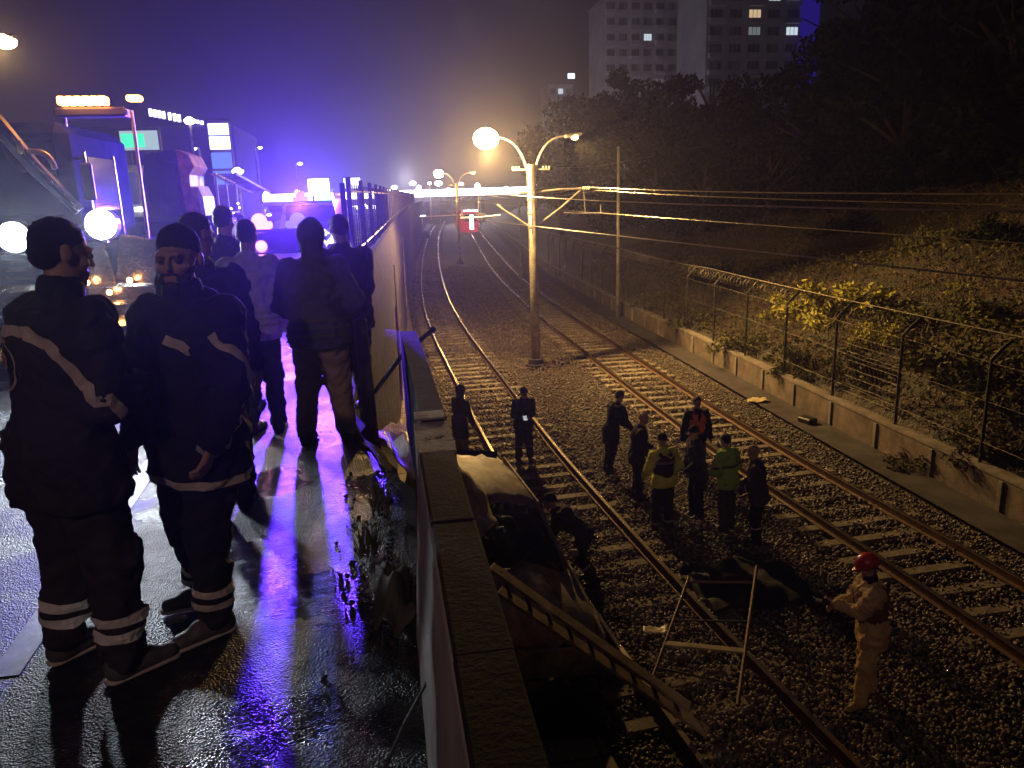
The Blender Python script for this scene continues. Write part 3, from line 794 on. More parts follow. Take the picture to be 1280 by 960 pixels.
    jo, jv, jf = part(J, "jacket", jm, (.013, .125, seed))
    bv = bvh_of(jv, jf); tv_ = None
    if bands:
        for bd in bands:
            kind = bd[0]
            if kind == 'waist': ring(bv, (pel+u*bd[1])*s, u, .42*s, bd[2], 40).build("reflective_band", bmat, jo)
            if kind == 'hem': ring(bv, (pel-A(0, 0, bd[1]))*s, (0, 0, 1), .42*s, bd[2], 40).build("reflective_band", bmat, jo)
            if kind in ('arm', 'fore'):
                for i in (0, 1):
                    a, b = (sh[i], elb[i]) if kind == 'arm' else (elb[i], wri[i])
                    c = a+(b-a)*bd[1]; ring(bv, c*s, b-a, .105*B*s, bd[2], 18).build("reflective_band", bmat, jo)
            if kind in ('leg', 'shin'):
                if tv_ is None: tv_ = bvh_of(tv, tf2)
                for i in (0, 1):
                    a, b = (knee[i], ank[i]); c = a+(b-a)*bd[1]; ring(tv_, c*s, b-a, .14*s, bd[2], 22).build("reflective_band", bmat, root)
    if stripes:
        for pts, wd, sm in stripes:
            P = [(pel+rt*q[0]+fw_*q[1]+u*q[2])*s for q in pts]; stripe(bv, P, wd*s, .008).build("reflective_stripe", sm, jo)
    if vest:
        V = SDF(); V.ell(pel+u*.38, (.193*B, .150*B, .19), .05).cone(pel+u*.10, pel+u*.34, .158*B, .158*B, .05, (fw_, 1.15))
        for sx in (-1, 1): V.cone(nk-u*.06+rt*sx*.085+fw_*.05, nk-u*.06+rt*sx*.085-fw_*.07, .052, .052, .04)
        V.cut(pel+u*.08, -u)
        for sx in (-1, 1): V.cut(pel+rt*sx*.178*B, rt*sx)
        if len(vest) > 1 and vest[1]:
            V.cone(pel+u*.35+fw_*.16, nk+fw_*.16+u*.1, .010, .065, .01, None, True)
        vo, vv, vf = part(V, "vest", vest[0], (.005, .12, seed+5))
        if len(vest) > 2:
            vb = bvh_of(vv, vf)
            for zz in vest[2]: ring(vb, (pel+u*zz)*s, u, .3*s, .05, 32).build("reflective_band", bmat, vo)
    if collar:
        C = SDF(); C.cone(nk-u*.02, nk+hu*.075, .088, .082, .02).cone(nk+fw_*.02, nk+hu*.12, .062, .06, .01, None, True); part(C, "collar", collar)
    if hood == 'down':
        C = SDF(); C.cone(nk-fw_*.07-rt*.06+u*.01, nk-fw_*.07+rt*.06+u*.01, .06, .06, .03).cone(nk-fw_*.09+u*.02, nk-fw_*.11-u*.06, .06, .05, .03); part(C, "hood", jm, (.005, .09, 2))
    if hood == 'up':
        C = SDF(); C.ell(hp(0, -.022, .03), (.1, .115, .115), .03, HR).cone(nk, hp(0, -.03, 0), .085, .09, .05).ell(hp(0, .095, -.02), (.062, .06, .085), .02, HR, True); part(C, "hood", jm, (.005, .09, 2))
    if hair:
        C = SDF(); C.ell(hp(0, -.016, .038), (.080, .098, .088), .02, HR).ell(hp(0, -.045, -.01), (.072, .06, .06), .02, HR); C.cut(hp(0, .045, .04), unit(hf*.75-hu2*.65)); part(C, "hair", hair, (.005, .02, 4), min(gv, .010))
    if beard:
        C = SDF(); C.cone(hp(-.035, .055, -.07), hp(0, .072, -.092), .022, .026, .02).cone(hp(.035, .055, -.07), hp(0, .072, -.092), .022, .026, .02)
        C.cone(hp(-.055, .02, -.035), hp(-.035, .055, -.07), .014, .02, .02).cone(hp(.055, .02, -.035), hp(.035, .055, -.07), .014, .02, .02).cone(hp(-.022, .088, -.046), hp(.022, .088, -.046), .0075, .0075, .01)
        C.ell(hp(0, .100, -.060), (.014, .012, .005), .006, HR, True)
        part(C, "beard", beard, (.002, .02, 4), min(gv, .007))
    if hat:
        C = SDF(); C.ell(hp(0, -.018, .045), (.084, .101, .088), .02, HR).ell(hp(0, -.03, .0), (.083, .088, .07), .02, HR); C.cut(hp(0, 0, .018), -unit(hu2+hf*-.35)); part(C, "hat", hat[0], (.002, .04, 1), min(gv, .010))
        if hat[1]:
            MB().add([(hp(x, .085+.0*y+y, .035-abs(x)*.2)*s) for x, y in ((-.06, 0), (-.045, .05), (0, .065), (.045, .05), (.06, 0))], [(0, 1, 2, 3, 4)]).build("cap_peak", hat[0], root)
    if helmet:
        C = SDF(); C.ell(hp(0, -.012, .045), (.112, .132, .115), .02, HR).cone(hp(0, .09, .03), hp(0, .13, .02), .075, .05, .02, (hu2, 4)); C.cut(hp(0, 0, .0), -unit(hu2-.12*hf)); ho2, hv, hf3 = part(C, "helmet", helmet, None, .010)
        C = SDF(); C.ell(hp(0, -.012, .047), (.118, .138, .121), .02, HR).cut(hp(0, 0, .03), hu2).cut(hp(0, 0, .012), -hu2); part(C, "helmet_band", M("dark red band", (.12, .02, .02), .5), None, .009, ho2)
    if gloves:
        for i in (0, 1):
            d = unit(wri[i]-elb[i]); C = SDF(); C.cone(wri[i]-d*.07, wri[i]+d*.0, .048, .042, .02); part(C, "glove_cuff", gloves, None, .010)
    return dict(root=root, s=s, bvh=bv, jo=jo, jv=jv, sh=sh, elb=elb, wri=wri, pel=pel, u=u, rt=rt, fw=fw_, nk=nk, hp=hp, hu=hu2)

navy = fab("navy work cloth", (.020, .020, .032)); black = fab("black cloth", (.012, .011, .013)); dkbrown = fab("very dark brown cloth", (.03, .022, .024))
refl = M("grey reflective tape", (.62, .52, .46), .45, 0, .12, 20); reflw = M("white reflective tape", (.8, .76, .70), .4, 0, .1, 20)
shoe_b = M("black shoe leather", (.02, .018, .017), .45); shoe_g = M("grey suede shoe", (.10, .09, .085), .7)
sole_w = M("pale rubber sole", (.55, .47, .40), .7)
hair_b = M("black hair", (.012, .010, .009), .6, 0, .3, 60, .6, 200)
beard_m = M("dark beard", (.045, .028, .022), .8, 0, .3, 80, .6, 200)

# road people
P1 = person("person in dark jacket with light shoulder stripe and red back emblem, nearest on the left", (-1.22, 2.98, 0), 40, 1.72, headk=1.08, lean=9, feet=((-.19, -.02, 0), (.15, .02, 0)), fyaw=(4, 14),
    hands=((-.10, .30, 1.12), (.10, .27, 1.13)), hpitch=8, hyaw=12, jacket=dkbrown, jlen=.13, bulk=1.22, trousers=fab("dark brown work trousers", (.035, .028, .028)), shoes=shoe_g, sole=sole_w, hair=hair_b, collar=black,
    bands=[('shin', .56, .038), ('shin', .72, .038)], bmat=reflw, hvox=.008, voxel=.009,
    stripes=[([(-.20, -.12, .40), (-.10, -.14, .45), (.04, -.15, .455), (.15, -.13, .42), (.22, -.10, .34), (.28, -.02, .24), (.31, .05, .17)], .045, refl)])
# emblem on the back (unreadable crest: ring with red bird-like mark)
def emblem(P, cx, cz, r):
    b = P['bvh']; s = P['s']; base = P['pel']; f = -P['fw']
    def pt(a, c): return (base+P['rt']*(cx+a)+P['u']*(cz+c)+f*.18)*s
    def proj(a, c):
        h = b.ray_cast(Vector(pt(a, c)), Vector(-f), .4); return (h[0] if h[0] is not None else Vector(pt(a, c)))
    mb = MB(); n = 30; vs = []; fs = []
    for k in range(n+1):
        an = 2*math.pi*k/n
        for rr in (r, r*.9): vs.append(proj(rr*math.cos(an), rr*math.sin(an))+Vector(f)*.005)
    for k in range(n): fs.append((2*k, 2*k+1, 2*k+3, 2*k+2))
    mb.add(vs, fs).build("emblem_ring", refl, P['jo'])
    def poly(pts, mt, o=.006):
        MB().add([proj(a*r, c*r)+Vector(f)*o for a, c in pts], [tuple(range(len(pts)))]).build("emblem_mark", mt, P['jo'])
    red = M("red emblem print", (.45, .05, .05), .6); wh = M("pale emblem print", (.6, .45, .42), .6)
    poly([(-1.0, -.35), (1.2, -.15), (1.25, -.3), (-.9, -.55)], wh)
    poly([(-.7, -.55), (.9, -.38), (.1, -1.1)], red)
    poly([(-.35, -.2), (.2, -.1), (.45, .35), (0, .55), (-.4, .25)], wh, .007)
    poly([(-.15, 0), (.1, .05), (.15, .3), (-.1, .3)], red, .008)
emblem(P1, -.075, .33, .095)

P2 = person("bearded person in black beanie and dark parka, hand in pocket, second from the left", (-.80, 3.26, 0), 206, 1.66, headk=1.18, lean=-2, feet=((-.06, .12, 0), (.16, -.10, 0)), fyaw=(28, 50),
    hands=((-.20, .17, .93), (.24, .13, .90)), hpitch=4, hyaw=-16, jacket=black, jlen=.17, bulk=1.16, trousers=fab("near black trousers", (.014, .012, .016)), shoes=M("worn grey boot", (.10, .08, .075), .6), sole=sole_w,
    hat=(M("black knit beanie", (.02, .018, .022), .95, 0, .2, 30, .5, 150), False), beard=beard_m, hood='down', collar=black,
    bands=[('hem', .19, .035), ('shin', .66, .03), ('shin', .80, .03)], bmat=refl, hvox=.007, voxel=.009,
    stripes=[([(-.01, .15, .42), (-.09, .16, .40), (-.12, .16, .37)], .04, refl), ([(-.20, .10, .44), (-.27, .04, .32), (-.30, .0, .2), (-.29, .0, .08), (-.27, .06, .0)], .04, refl),
             ([(-.27, .10, .0), (-.22, .18, -.02), (-.17, .2, .0)], .04, refl)])
P3 = person("person in plain black hooded coat standing close behind the bearded one", (-1.02, 4.6, 0), 10, 1.70, lean=3, jacket=black, jlen=.16, bulk=1.0, trousers=black, shoes=shoe_b, hair=hair_b, hood='down', hvox=.010, voxel=.011, hyaw=30)
P4 = person("person in pale striped sweater and dark jeans left of the hooded figure", (-1.0, 6.15, 0), 12, 1.62, lean=3, hands=((-.26, .16, .86), (.25, .12, .84)), jacket=M("striped pale knit", (.45, .40, .46), .9, 0, .35, 3, .2, 80), jlen=.05, trousers=fab("dark denim", (.03, .035, .06)), shoes=shoe_b, hair=hair_b, hvox=.012, voxel=.012,
    bands=[('waist', .02, .02), ('waist', .07, .02), ('waist', .12, .02)], bmat=M("beige knit stripe", (.36, .31, .28), .9))
MB().box((0, 0, 0), (.09, .05, .012), Matrix.Rotation(.3, 3, 'Y'), .004)
P5 = person("broad hooded person seen from behind in loose beige trousers, centre of the roadside group", (-.49, 5.75, 0), 4, 1.61, lean=4, feet=((-.17, 0, 0), (.15, .03, 0)), hands=((-.20, .24, 1.02), (.22, .24, 1.04)), hpitch=14, jacket=fab("dark blue grey jacket", (.11, .10, .18)), jlen=.06, bulk=1.2, trousers=fab("beige grey trousers", (.42, .30, .24)), shoes=shoe_b, hood='up', hvox=.012, voxel=.011,
    bands=[('waist', -.02, .018), ('waist', .04, .018), ('waist', .10, .018)], bmat=fab("pale jacket hem", (.16, .13, .15)))
P6 = person("dark clad person on the right of the roadside group next to the broken edge", (-.30, 6.5, 0), -20, 1.63, lean=5, hands=((-.2, .25, 1.0), (.2, .2, .82)), jacket=fab("purple black jacket", (.035, .03, .06)), jlen=.08, bulk=1.12, trousers=navy, shoes=shoe_b, hair=hair_b, hvox=.012, voxel=.013)
P7 = person("person in faded jeans half hidden between the parka and the sweater", (-1.30, 6.9, 0), 20, 1.72, lean=3, jacket=navy, jlen=.05, trousers=fab("faded jeans", (.12, .15, .24)), shoes=shoe_b, hair=hair_b, hvox=.013, voxel=.013)

# track people
far_v = dict(hvox=.013, voxel=.015)
person("person in long dark hooded coat standing on the left track near the wall", (1.50, 16.9, GZ), 60, 1.77, lean=5, hands=((-.2, .22, .95), (.24, .2, .9)), jacket=fab("dark violet coat", (.02, .016, .028)), jlen=.28, bulk=1.1, trousers=fab("grey trousers", (.09, .08, .08)), shoes=shoe_b, hood='up', **far_v)
T2 = person("person in dark jacket looking down at a phone between the left rails", (2.92, 16.6, GZ), 176, 1.75, lean=7, hpitch=28, feet=((-.14, 0, 0), (.14, 0, 0)), hands=((-.07, .28, 1.12), (.10, .29, 1.12)), jacket=black, jlen=.08, bulk=1.12, trousers=black, shoes=shoe_b, hat=(black, True), bands=[('shin', .25, .05)], bmat=fab("dull band", (.1, .08, .07)), **far_v)
a = T2['wri'][1]*T2['s']; m_ = Matrix.Rotation(-rad(176), 3, 'Z'); q = m_ @ Vector((a[0]-.05, a[1]+.1, a[2]+.02))
tag(MB().box((0, 0, 0), (.085, .15, .012), Matrix.Rotation(.5, 3, 'X'), .004).build("mobile_phone", E("lit phone screen", (.9, .9, 1), .5), loc=(2.92+q.x, 16.6+q.y, GZ+q.z)), "small lit phone held by the person between the left rails", "phone")
person("tall person in long black coat leaning forward at the back left of the group", (4.62, 15.4, GZ), 72, 1.80, lean=17, hpitch=16, feet=((-.08, -.05, 0), (.1, -.12, 0)), hands=((-.15, .42, .95), (.18, .4, .95)), jacket=black, jlen=.22, bulk=1.08, trousers=black, shoes=shoe_b, hair=M("greying hair", (.10, .08, .07), .8), **far_v)
person("bald person in black jacket facing into the group from the left", (4.66, 13.8, GZ), 100, 1.76, lean=8, hpitch=20, hands=((-.1, .3, 1.05), (.18, .25, .95)), jacket=fab("dark olive jacket", (.018, .020, .018)), jlen=.1, bulk=1.15, trousers=black, shoes=shoe_b, hair=None, **far_v)
person("person in dark vest over yellow sleeves seen from behind, front of the group", (4.70, 12.4, GZ), -8, 1.74, lean=5, hpitch=16, feet=((-.16, 0, 0), (.14, .03, 0)), hands=((-.30, .18, .98), (.30, .18, .98)), jacket=fab("yellow hi-vis fabric", (.75, .75, .12)), jlen=.04, bulk=1.18, trousers=fab("maroon black trousers", (.03, .015, .018)), shoes=shoe_b, hat=(black, False), vest=(fab("dark maroon vest", (.035, .018, .022)), False, (.36,)), bands=[('shin', .9, .05)], bmat=M("dull grey tape", (.22, .19, .17), .6), **far_v)
person("person in orange vest facing the camera at the back of the group", (6.22, 14.6, GZ), 182, 1.76, lean=1, hpitch=8, feet=((-.12, 0, 0), (.12, 0, 0)), hands=((-.30, .05, .88), (.30, .05, .88)), jacket=black, jlen=.03, bulk=1.1, trousers=black, shoes=shoe_b, hair=hair_b, vest=(fab("orange hi-vis vest", (.9, .2, .07)), True), **far_v)
person("person in dark blue jacket and cap facing left, middle of the group", (5.48, 12.7, GZ), -95, 1.76, lean=8, hpitch=14, hands=((-.12, .3, 1.0), (.15, .25, .95)), jacket=fab("dark blue jacket", (.02, .025, .05)), jlen=.1, bulk=1.12, trousers=black, shoes=shoe_b, hat=(black, True), **far_v)
person("dark haired person in green and yellow jacket, right side of the group", (5.78, 12.05, GZ), -25, 1.75, lean=8, hpitch=14, hands=((-.15, .28, 1.05), (.22, .25, 1.0)), jacket=fab("green hi-vis fabric", (.32, .55, .09)), jlen=.04, bulk=1.15, trousers=fab("grey green trousers", (.06, .055, .045)), shoes=shoe_b, hair=hair_b, hood='down', bands=[('waist', .3, .05)], bmat=fab("dull band", (.1, .08, .07)), **far_v)
person("person in beige cap and grey jacket with pale piping, rightmost in the group", (6.02, 11.4, GZ), -60, 1.74, lean=8, hpitch=20, hands=((-.12, .3, 1.0), (.18, .3, 1.0)), jacket=fab("dark grey violet jacket", (.06, .05, .055)), jlen=.08, bulk=1.12, trousers=black, shoes=shoe_b, hat=(fab("beige cap", (.45, .33, .18)), True), bands=[('fore', .4, .02), ('shin', .35, .03)], bmat=refl, stripes=[([(.02, -.15, .4), (.12, -.14, .25), (.18, -.1, .08)], .02, refl)], **far_v)
buff = fab("buff fire suit", (.62, .44, .19)); 
FF = person("firefighter in buff suit and red helmet standing alone in front of the right track", (5.36, 7.30, GZ), -72, 1.80, lean=6, hpitch=22, feet=((-.24, .14, 0), (.1, -.06, 0)), fyaw=(-30, 4), hands=((-.03, .42, 1.20), (.13, .38, 1.10)), jacket=buff, jlen=.13, bulk=1.17, trousers=buff, shoes=fab("buff boots", (.42, .28, .12)), helmet=M("red helmet shell", (.50, .035, .04), .3), collar=black, gloves=M("dark work glove", (.1, .09, .07), .8),
    bands=[('hem', .02, .05), ('hem', .11, .05), ('arm', .62, .03), ('arm', .78, .03)], bmat=M("orange grey tape", (.55, .30, .16), .6), hvox=.010, voxel=.011,
    vest=(fab("brown harness vest", (.16, .09, .035)), False), stripes=[([(.1, .13, .42), (.12, .15, .25)], .05, fab("teal pouch strap", (.03, .07, .08)))])
def in_world(P, v, face, loc): q = Matrix.Rotation(-rad(face), 3, 'Z') @ Vector(v); return Vector(loc)+q
hw = in_world(P=FF, v=FF['wri'][0]*FF['s']+np.array([.04, .07, .0]), face=-72, loc=(5.36, 7.30, GZ))
tg = thing("hand_tool", "dark tool with white tip held in the firefighter's hands", "tool", hw)
MB().tube([(.12, .02, -.06), (-.1, .0, .03)], .035, 8).build("tool_body", M("black tool plastic", (.015, .015, .015), .4), tg)
MB().tube([(-.1, 0, .03), (-.17, -.01, .06)], .018, 6).tube([(-.17, -.01, .06), (-.22, -.02, .11)], .008, 5).build("white_tip", M("white tool tip", (.7, .68, .64), .5), tg)

person("person in black bending far forward over the wrecked car's side", (2.80, 10.75, GZ), -70, 1.74, lean=52, hip=.86, hpitch=-10, feet=((-.15, -.18, 0), (.16, -.1, 0)), hands=((-.16, .62, .62), (.18, .58, .6)), jacket=black, jlen=.0, bulk=1.12, trousers=black, shoes=shoe_b, hat=(black, False), bands=[('shin', .3, .04)], bmat=refl, **far_v)
person("person in reddish orange jacket crouching by the wreck's windscreen", (2.22, 12.5, GZ), 262, 1.72, lean=38, hip=.78, hpitch=15, feet=((-.15, -.1, 0), (.15, -.05, 0)), hands=((-.2, .45, .8), (.18, .45, .8)), jacket=fab("red orange jacket", (.38, .09, .045)), jlen=.0, trousers=black, shoes=shoe_b, hat=(black, False), **far_v)

# ------------------------------------------------------------------ wrecked white car at wall foot
wh = M("dirty white car paint", (.52, .46, .37), .6, .0, .45, 4, .3, 12, .4)
glass = M("dark car glass", (.006, .008, .015), .08, 0, .1, 4); blk = M("black plastic trim", (.015, .015, .015), .5)
cr = thing("wrecked_car", "wrecked white car with crumpled bonnet lying tilted against the retaining wall", "car", (1.42, 8.95, GZ))
cr.rotation_euler = (rad(8), rad(11), rad(11))
# local: x right, y forward away; nose towards -y
def shell(prof, wfun, ny=10, name="body", mt=wh, jitter=0, parent=cr, seed=1):
    r = random.Random(seed); vs = []; fs = []; n = len(prof)
    for (y, z0, hw_) in prof:
        for j in range(ny+1):
            t = j/ny*2-1; x = hw_*t; z = z0-.10*abs(t)**3*1.0
            vs.append((x+r.uniform(-jitter, jitter)*.5, y+r.uniform(-jitter, jitter), z+r.uniform(-jitter, jitter)))
    for i in range(n-1):
        for j in range(ny): fs.append((i*(ny+1)+j, i*(ny+1)+j+1, (i+1)*(ny+1)+j+1, (i+1)*(ny+1)+j))
    o = MB().add(vs, fs).build(name, mt, parent, True); md = o.modifiers.new("s", 'SOLIDIFY'); md.thickness = .02; return o
shell([(-.55, .62, .70), (-.50, .80, .78), (-.2, .93, .82), (.25, .97, .83), (.62, 1.02, .82)], None, 10, "bonnet", wh, .06, cr, 4)
shell([(1.62, 1.46, .56), (1.8, 1.52, .6), (2.4, 1.55, .62), (3.0, 1.50, .6), (3.3, 1.44, .56)], None, 10, "roof", wh, .03, cr, 6)
ws = shell([(.63, 1.01, .76), (1.0, 1.19, .70), (1.35, 1.35, .63), (1.61, 1.455, .56)], None, 8, "windscreen", glass, .02, cr, 8)
side = MB().mat(wh)
prof = [(-.6, .25), (-.62, .6), (-.5, .75), (.3, .90), (.62, .97), (3.35, .98), (3.7, .9), (3.75, .35), (3.3, .22), (.0, .2)]
for sx in (-1, 1):
    side.add([(sx*.86, y, z) for y, z in prof]+[(sx*.82, y, z) for y, z in prof], [tuple(range(10)), tuple(range(19, 9, -1))]+[(i, (i+1) % 10, (i+1) % 10+10, i+10) for i in range(10)])
side.box((0, 3.72, .6), (1.7, .05, .7)).box((0, -.6, .42), (1.66, .06, .4))
side.build("body", None, cr)
MB().mat(glass).add([(sx*x, y, z) for sx in (-1, 1) for x, y, z in ((.80, .75, .97), (.60, 1.65, 1.43), (.60, 3.2, 1.42), (.80, 3.45, .97))], [(0, 1, 2, 3), (7, 6, 5, 4)]).build("side_window", None, cr)
MB().mat(wh).tube([(-.77, .64, .99), (-.57, 1.62, 1.45)], .03, 6).tube([(.77, .64, .99), (.57, 1.62, 1.45)], .03, 6).tube([(-.6, 1.65, 1.45), (-.6, 3.2, 1.43), (-.8, 3.5, .98)], .03, 6).tube([(.6, 1.65, 1.45), (.6, 3.2, 1.43), (.8, 3.5, .98)], .03, 6).build("pillar", None, cr)
MB().box((0, 3.45, 1.2), (1.2, .03, .45), Matrix.Rotation(-.5, 3, 'X')).build("rear_window", glass, cr)
for sx in (-1, 1):
    for y in (.15, 2.9):
        wo = MB().disc((sx*.78, y, .3), (1, 0, 0), .31, .2, 20).build("wheel", M("tyre rubber", (.015, .015, .015), .8), cr)
        MB().disc((sx*.89, y, .3), (1, 0, 0), .18, .02, 14).build("rim", galv, wo)
    MB().box((sx*.6, -.58, .66), (.34, .1, .14), Matrix.Rotation(sx*.2, 3, 'Z'), .03).build("headlight", M("broken lamp glass", (.5, .5, .46), .1), cr)
    MB().box((sx*.98, .95, 1.02), (.16, .1, .12), None, .03).build("wing_mirror", wh, cr)
MB().tube([(-.55, .66, 1.03), (-.1, .95, 1.2)], .012, 5).tube([(.0, .66, 1.04), (.45, .95, 1.2)], .012, 5).build("wiper", blk, cr)
# torn white panels flung against the wall
pn = crumple("torn_panel", wh, 14, 10, lambda u, v: tuple(np.array(at(566, 577, 9.2))*(1-u)*(1-v)+np.array(at(578, 690, 8.3))*u*(1-v)+np.array(at(600, 605, 9.6))*(1-u)*v+np.array(at(622, 655, 9.0))*u*v), .02, 11, None, .02)
tag(pn, "torn white body panel standing against the parapet above the wrecked car", "panel")
fl = MB().add([at(671, 706, 9.3), at(697, 716, 9.25), at(700, 745, 9.0), at(690, 735, 9.0)], [(0, 1, 2, 3)]).build("flap_highlight", M("painted orange highlight", (.62, .45, .25), .3), None)  # flap drawn as the fender's highlight, lamplight put into its orange
md = fl.modifiers.new("s", 'SOLIDIFY'); md.thickness = .02
tag(fl, "small flap coloured as the lamplit fender highlight at the bonnet corner of the wreck", "flap")
# dark cover with pale mark over the windscreen
bg_ = MB().mat(M("dark teal plastic bag", (.02, .035, .045), .35))
rr = random.Random(9)
cl = crumple("dark_cover", M("dark teal plastic", (.016, .028, .035), .3), 14, 12, lambda u, v: tuple(np.array(at(600, 660, 9.5))*(1-u)*(1-v)+np.array(at(640, 700, 9.2))*u*(1-v)+np.array(at(618, 632, 9.9))*(1-u)*v+np.array(at(652, 662, 9.7))*u*v), .03, 21, None, .01)
tag(cl, "dark teal plastic cover with a pale green mark lying over the windscreen", "cover")
mk = MB().tube([at(618, 647, 9.35), at(622, 655, 9.3), at(620, 661, 9.28), at(629, 659, 9.3), at(631, 665, 9.3)], [.012, .02, .014, .016, .02], 6)
mk.build("pale_mark", M("pale mint mark", (.55, .8, .72), .4), cl)

# ladder lying from the wreck to the track bed
wood = M("weathered ladder timber", (.45, .36, .23), .7, 0, .25, 6, .3, 50)
ld = thing("wooden_ladder", "long wooden ladder leaning edge-on from the wrecked car down to the track", "ladder")
A0, A1 = Vector(at(614, 708, 8.2)), Vector(at(862, 884, 7.1)); B0, B1 = Vector(at(624, 738, 8.1)), Vector(at(884, 915, 6.95))
def plank(name, a, b, w_, t_, parent, mt):
    a, b = Vector(a), Vector(b); d = (b-a); L = d.length; q = d.to_track_quat('Y', 'Z').to_matrix()
    return MB().box((a+b)/2, (w_, L, t_), q, .006).build(name, mt, parent)
plank("side_rail", A0, A1, .16, .04, ld, wood); plank("side_rail", B0, B1, .16, .04, ld, wood)
for k in range(9):
    t = (k+.6)/9.4; a = A0.lerp(A1, t); b = B0.lerp(B1, t*.95); MB().tube([a, b], .022, 6).build("rung", M("dark ladder rung", (.05, .04, .03), .7), ld)
# metal trestle frame
mf = thing("metal_frame", "rusty tubular frame with a timber crossboard lying over the left track", "frame")
tubes = M("rusty tube", (.16, .11, .09), .6, .4)
fa, fb, fc_, fd = [Vector(at(*q)) for q in ((814, 852, 7.6), (861, 722, 9.2), (922, 882, 7.0), (946, 708, 9.1))]
MB().tube([fa, fb], .022, 8).build("side_tube", tubes, mf); MB().tube([fc_, fd], .025, 8).build("side_tube", tubes, mf)
MB().tube([fb.lerp(fa, .05), fd.lerp(fc_, .14)], .018, 8).build("cross_tube", tubes, mf)
plank("crossboard", fa.lerp(fb, .33), fc_.lerp(fd, .34), .1, .03, mf, wood)
for t in (.12, .55): MB().tube([fa.lerp(fb, t), fc_.lerp(fd, t)], .014, 6).build("cross_tube", M("dark tube", (.03, .025, .022), .6, .3), mf)
sc_ = crumple("white_scrap", M("cream plastic scrap", (.7, .6, .42), .35), 10, 5, lambda u, v: (at(804+30*u, 782+8*v+3*math.sin(u*3), 8.75-.2*v)).tolist(), .012, 13, None, .008)
tag(sc_, "small cream plastic scrap lying between the left rails", "scrap")
tp = crumple("black_tarpaulin", M("black tarpaulin", (.010, .010, .011), .75), 26, 18, lambda u, v: (4.35+u*1.7, 9.35+v*1.5, GZ+.05+.13*math.sin(u*3.1)*math.sin(v*3.1)), .04, 17, None, .01)
tag(tp, "black tarpaulin heaped on the ballast in front of the group", "tarpaulin")
db = crumple("crushed_bumper", M("green black plastic", (.010, .016, .015), .8), 16, 12, lambda u, v: (1.25+u*.9, 7.3+v*.9, GZ+.05+.2*math.sin(u*3.1)*math.sin(v*3.1)), .06, 23, None, .012)
tag(db, "crushed dark bumper part on the ground under the ladder", "bumper")
sh_ = stones(160, "glass_shards", lambda n: np.stack([rng.uniform(1.2, 5.2, n), rng.uniform(6.2, 10.5, n), np.full(n, GZ+.02)], 1), M("broken glass", (.6, .65, .6), .08, .3), .01, .035); sh_["kind"] = "stuff"; sh_["label"] = "small pale shards of broken glass and plastic scattered by the wreck"

# ------------------------------------------------------------------ rubble and weeds by the parapet
stones(110, "rubble", lambda n: np.stack([-.05-.3*rng.random(n)**1.7, rng.uniform(2.6, 5.0, n), np.full(n, .01)], 1), M("rubble stone", (.06, .055, .05), .9), .005, .022)["kind"] = "stuff"
straw = M("dry straw weed", (.12, .10, .05), .8, 0, .3, 20)
for i, (x, y, n, hh, lb) in enumerate([(-.10, 4.25, 60, .30, "upright dry straw weed tuft beside the parapet, farthest along it"), (-.17, 3.75, 70, .24, "spreading pale weed tuft at the road edge, middle of three"), (-.02, 3.25, 90, .26, "dense drooping straw clump against the parapet, nearest of three")]):
    b = MB(); r = random.Random(i+40)
    for k in range(n):
        a = r.uniform(0, 6.28); L = r.uniform(.5, 1)*hh; sp = r.uniform(.1, .7); c = Vector((r.uniform(-.05, .05), r.uniform(-.07, .07), 0))
        d = Vector((math.cos(a)*sp, math.sin(a)*sp, 1)).normalized(); sd = Vector((-math.sin(a), math.cos(a), 0))*.004
        p0 = c; p1 = c+d*L*.6; p2 = c+d*L+Vector((math.cos(a), math.sin(a), -.8))*L*.18
        b.add([p0-sd, p0+sd, p1+sd*.8, p1-sd*.8, p2], [(0, 1, 2, 3), (3, 2, 4)])
    tag(b.build("weed_tuft", straw, loc=(x, y, .02)), lb, "weed", "dry weeds beside the parapet")
tag(crumple("rubble_bag", M("grey green torn sack", (.07, .062, .05), .8), 14, 14, lambda u, v: (-.14+.17*u, 2.95+v*.5, .05+.14*math.sin(u*3.1)*math.sin(v*3.1)), .03, 41, None, .006), "torn grey sack slumped against the road side of the parapet", "sack")
tag(MB().tube([at(470, 985, 1.95), at(505, 905, 2.1), at(534, 852, 2.3)], .006, 5).build("thin_rod", wr), "thin rod leaning against the parapet near the camera", "rod")
# painted line and manhole like seam on road
struct(MB().add([(-1.65, 3.0, .004), (-1.53, 3.0, .004), (-2.1, 16, .004), (-2.25, 16, .004)], [(0, 1, 2, 3)]).build("road_marking", M("worn white road paint", (.16, .16, .16), .5, 0, .4, 7)))

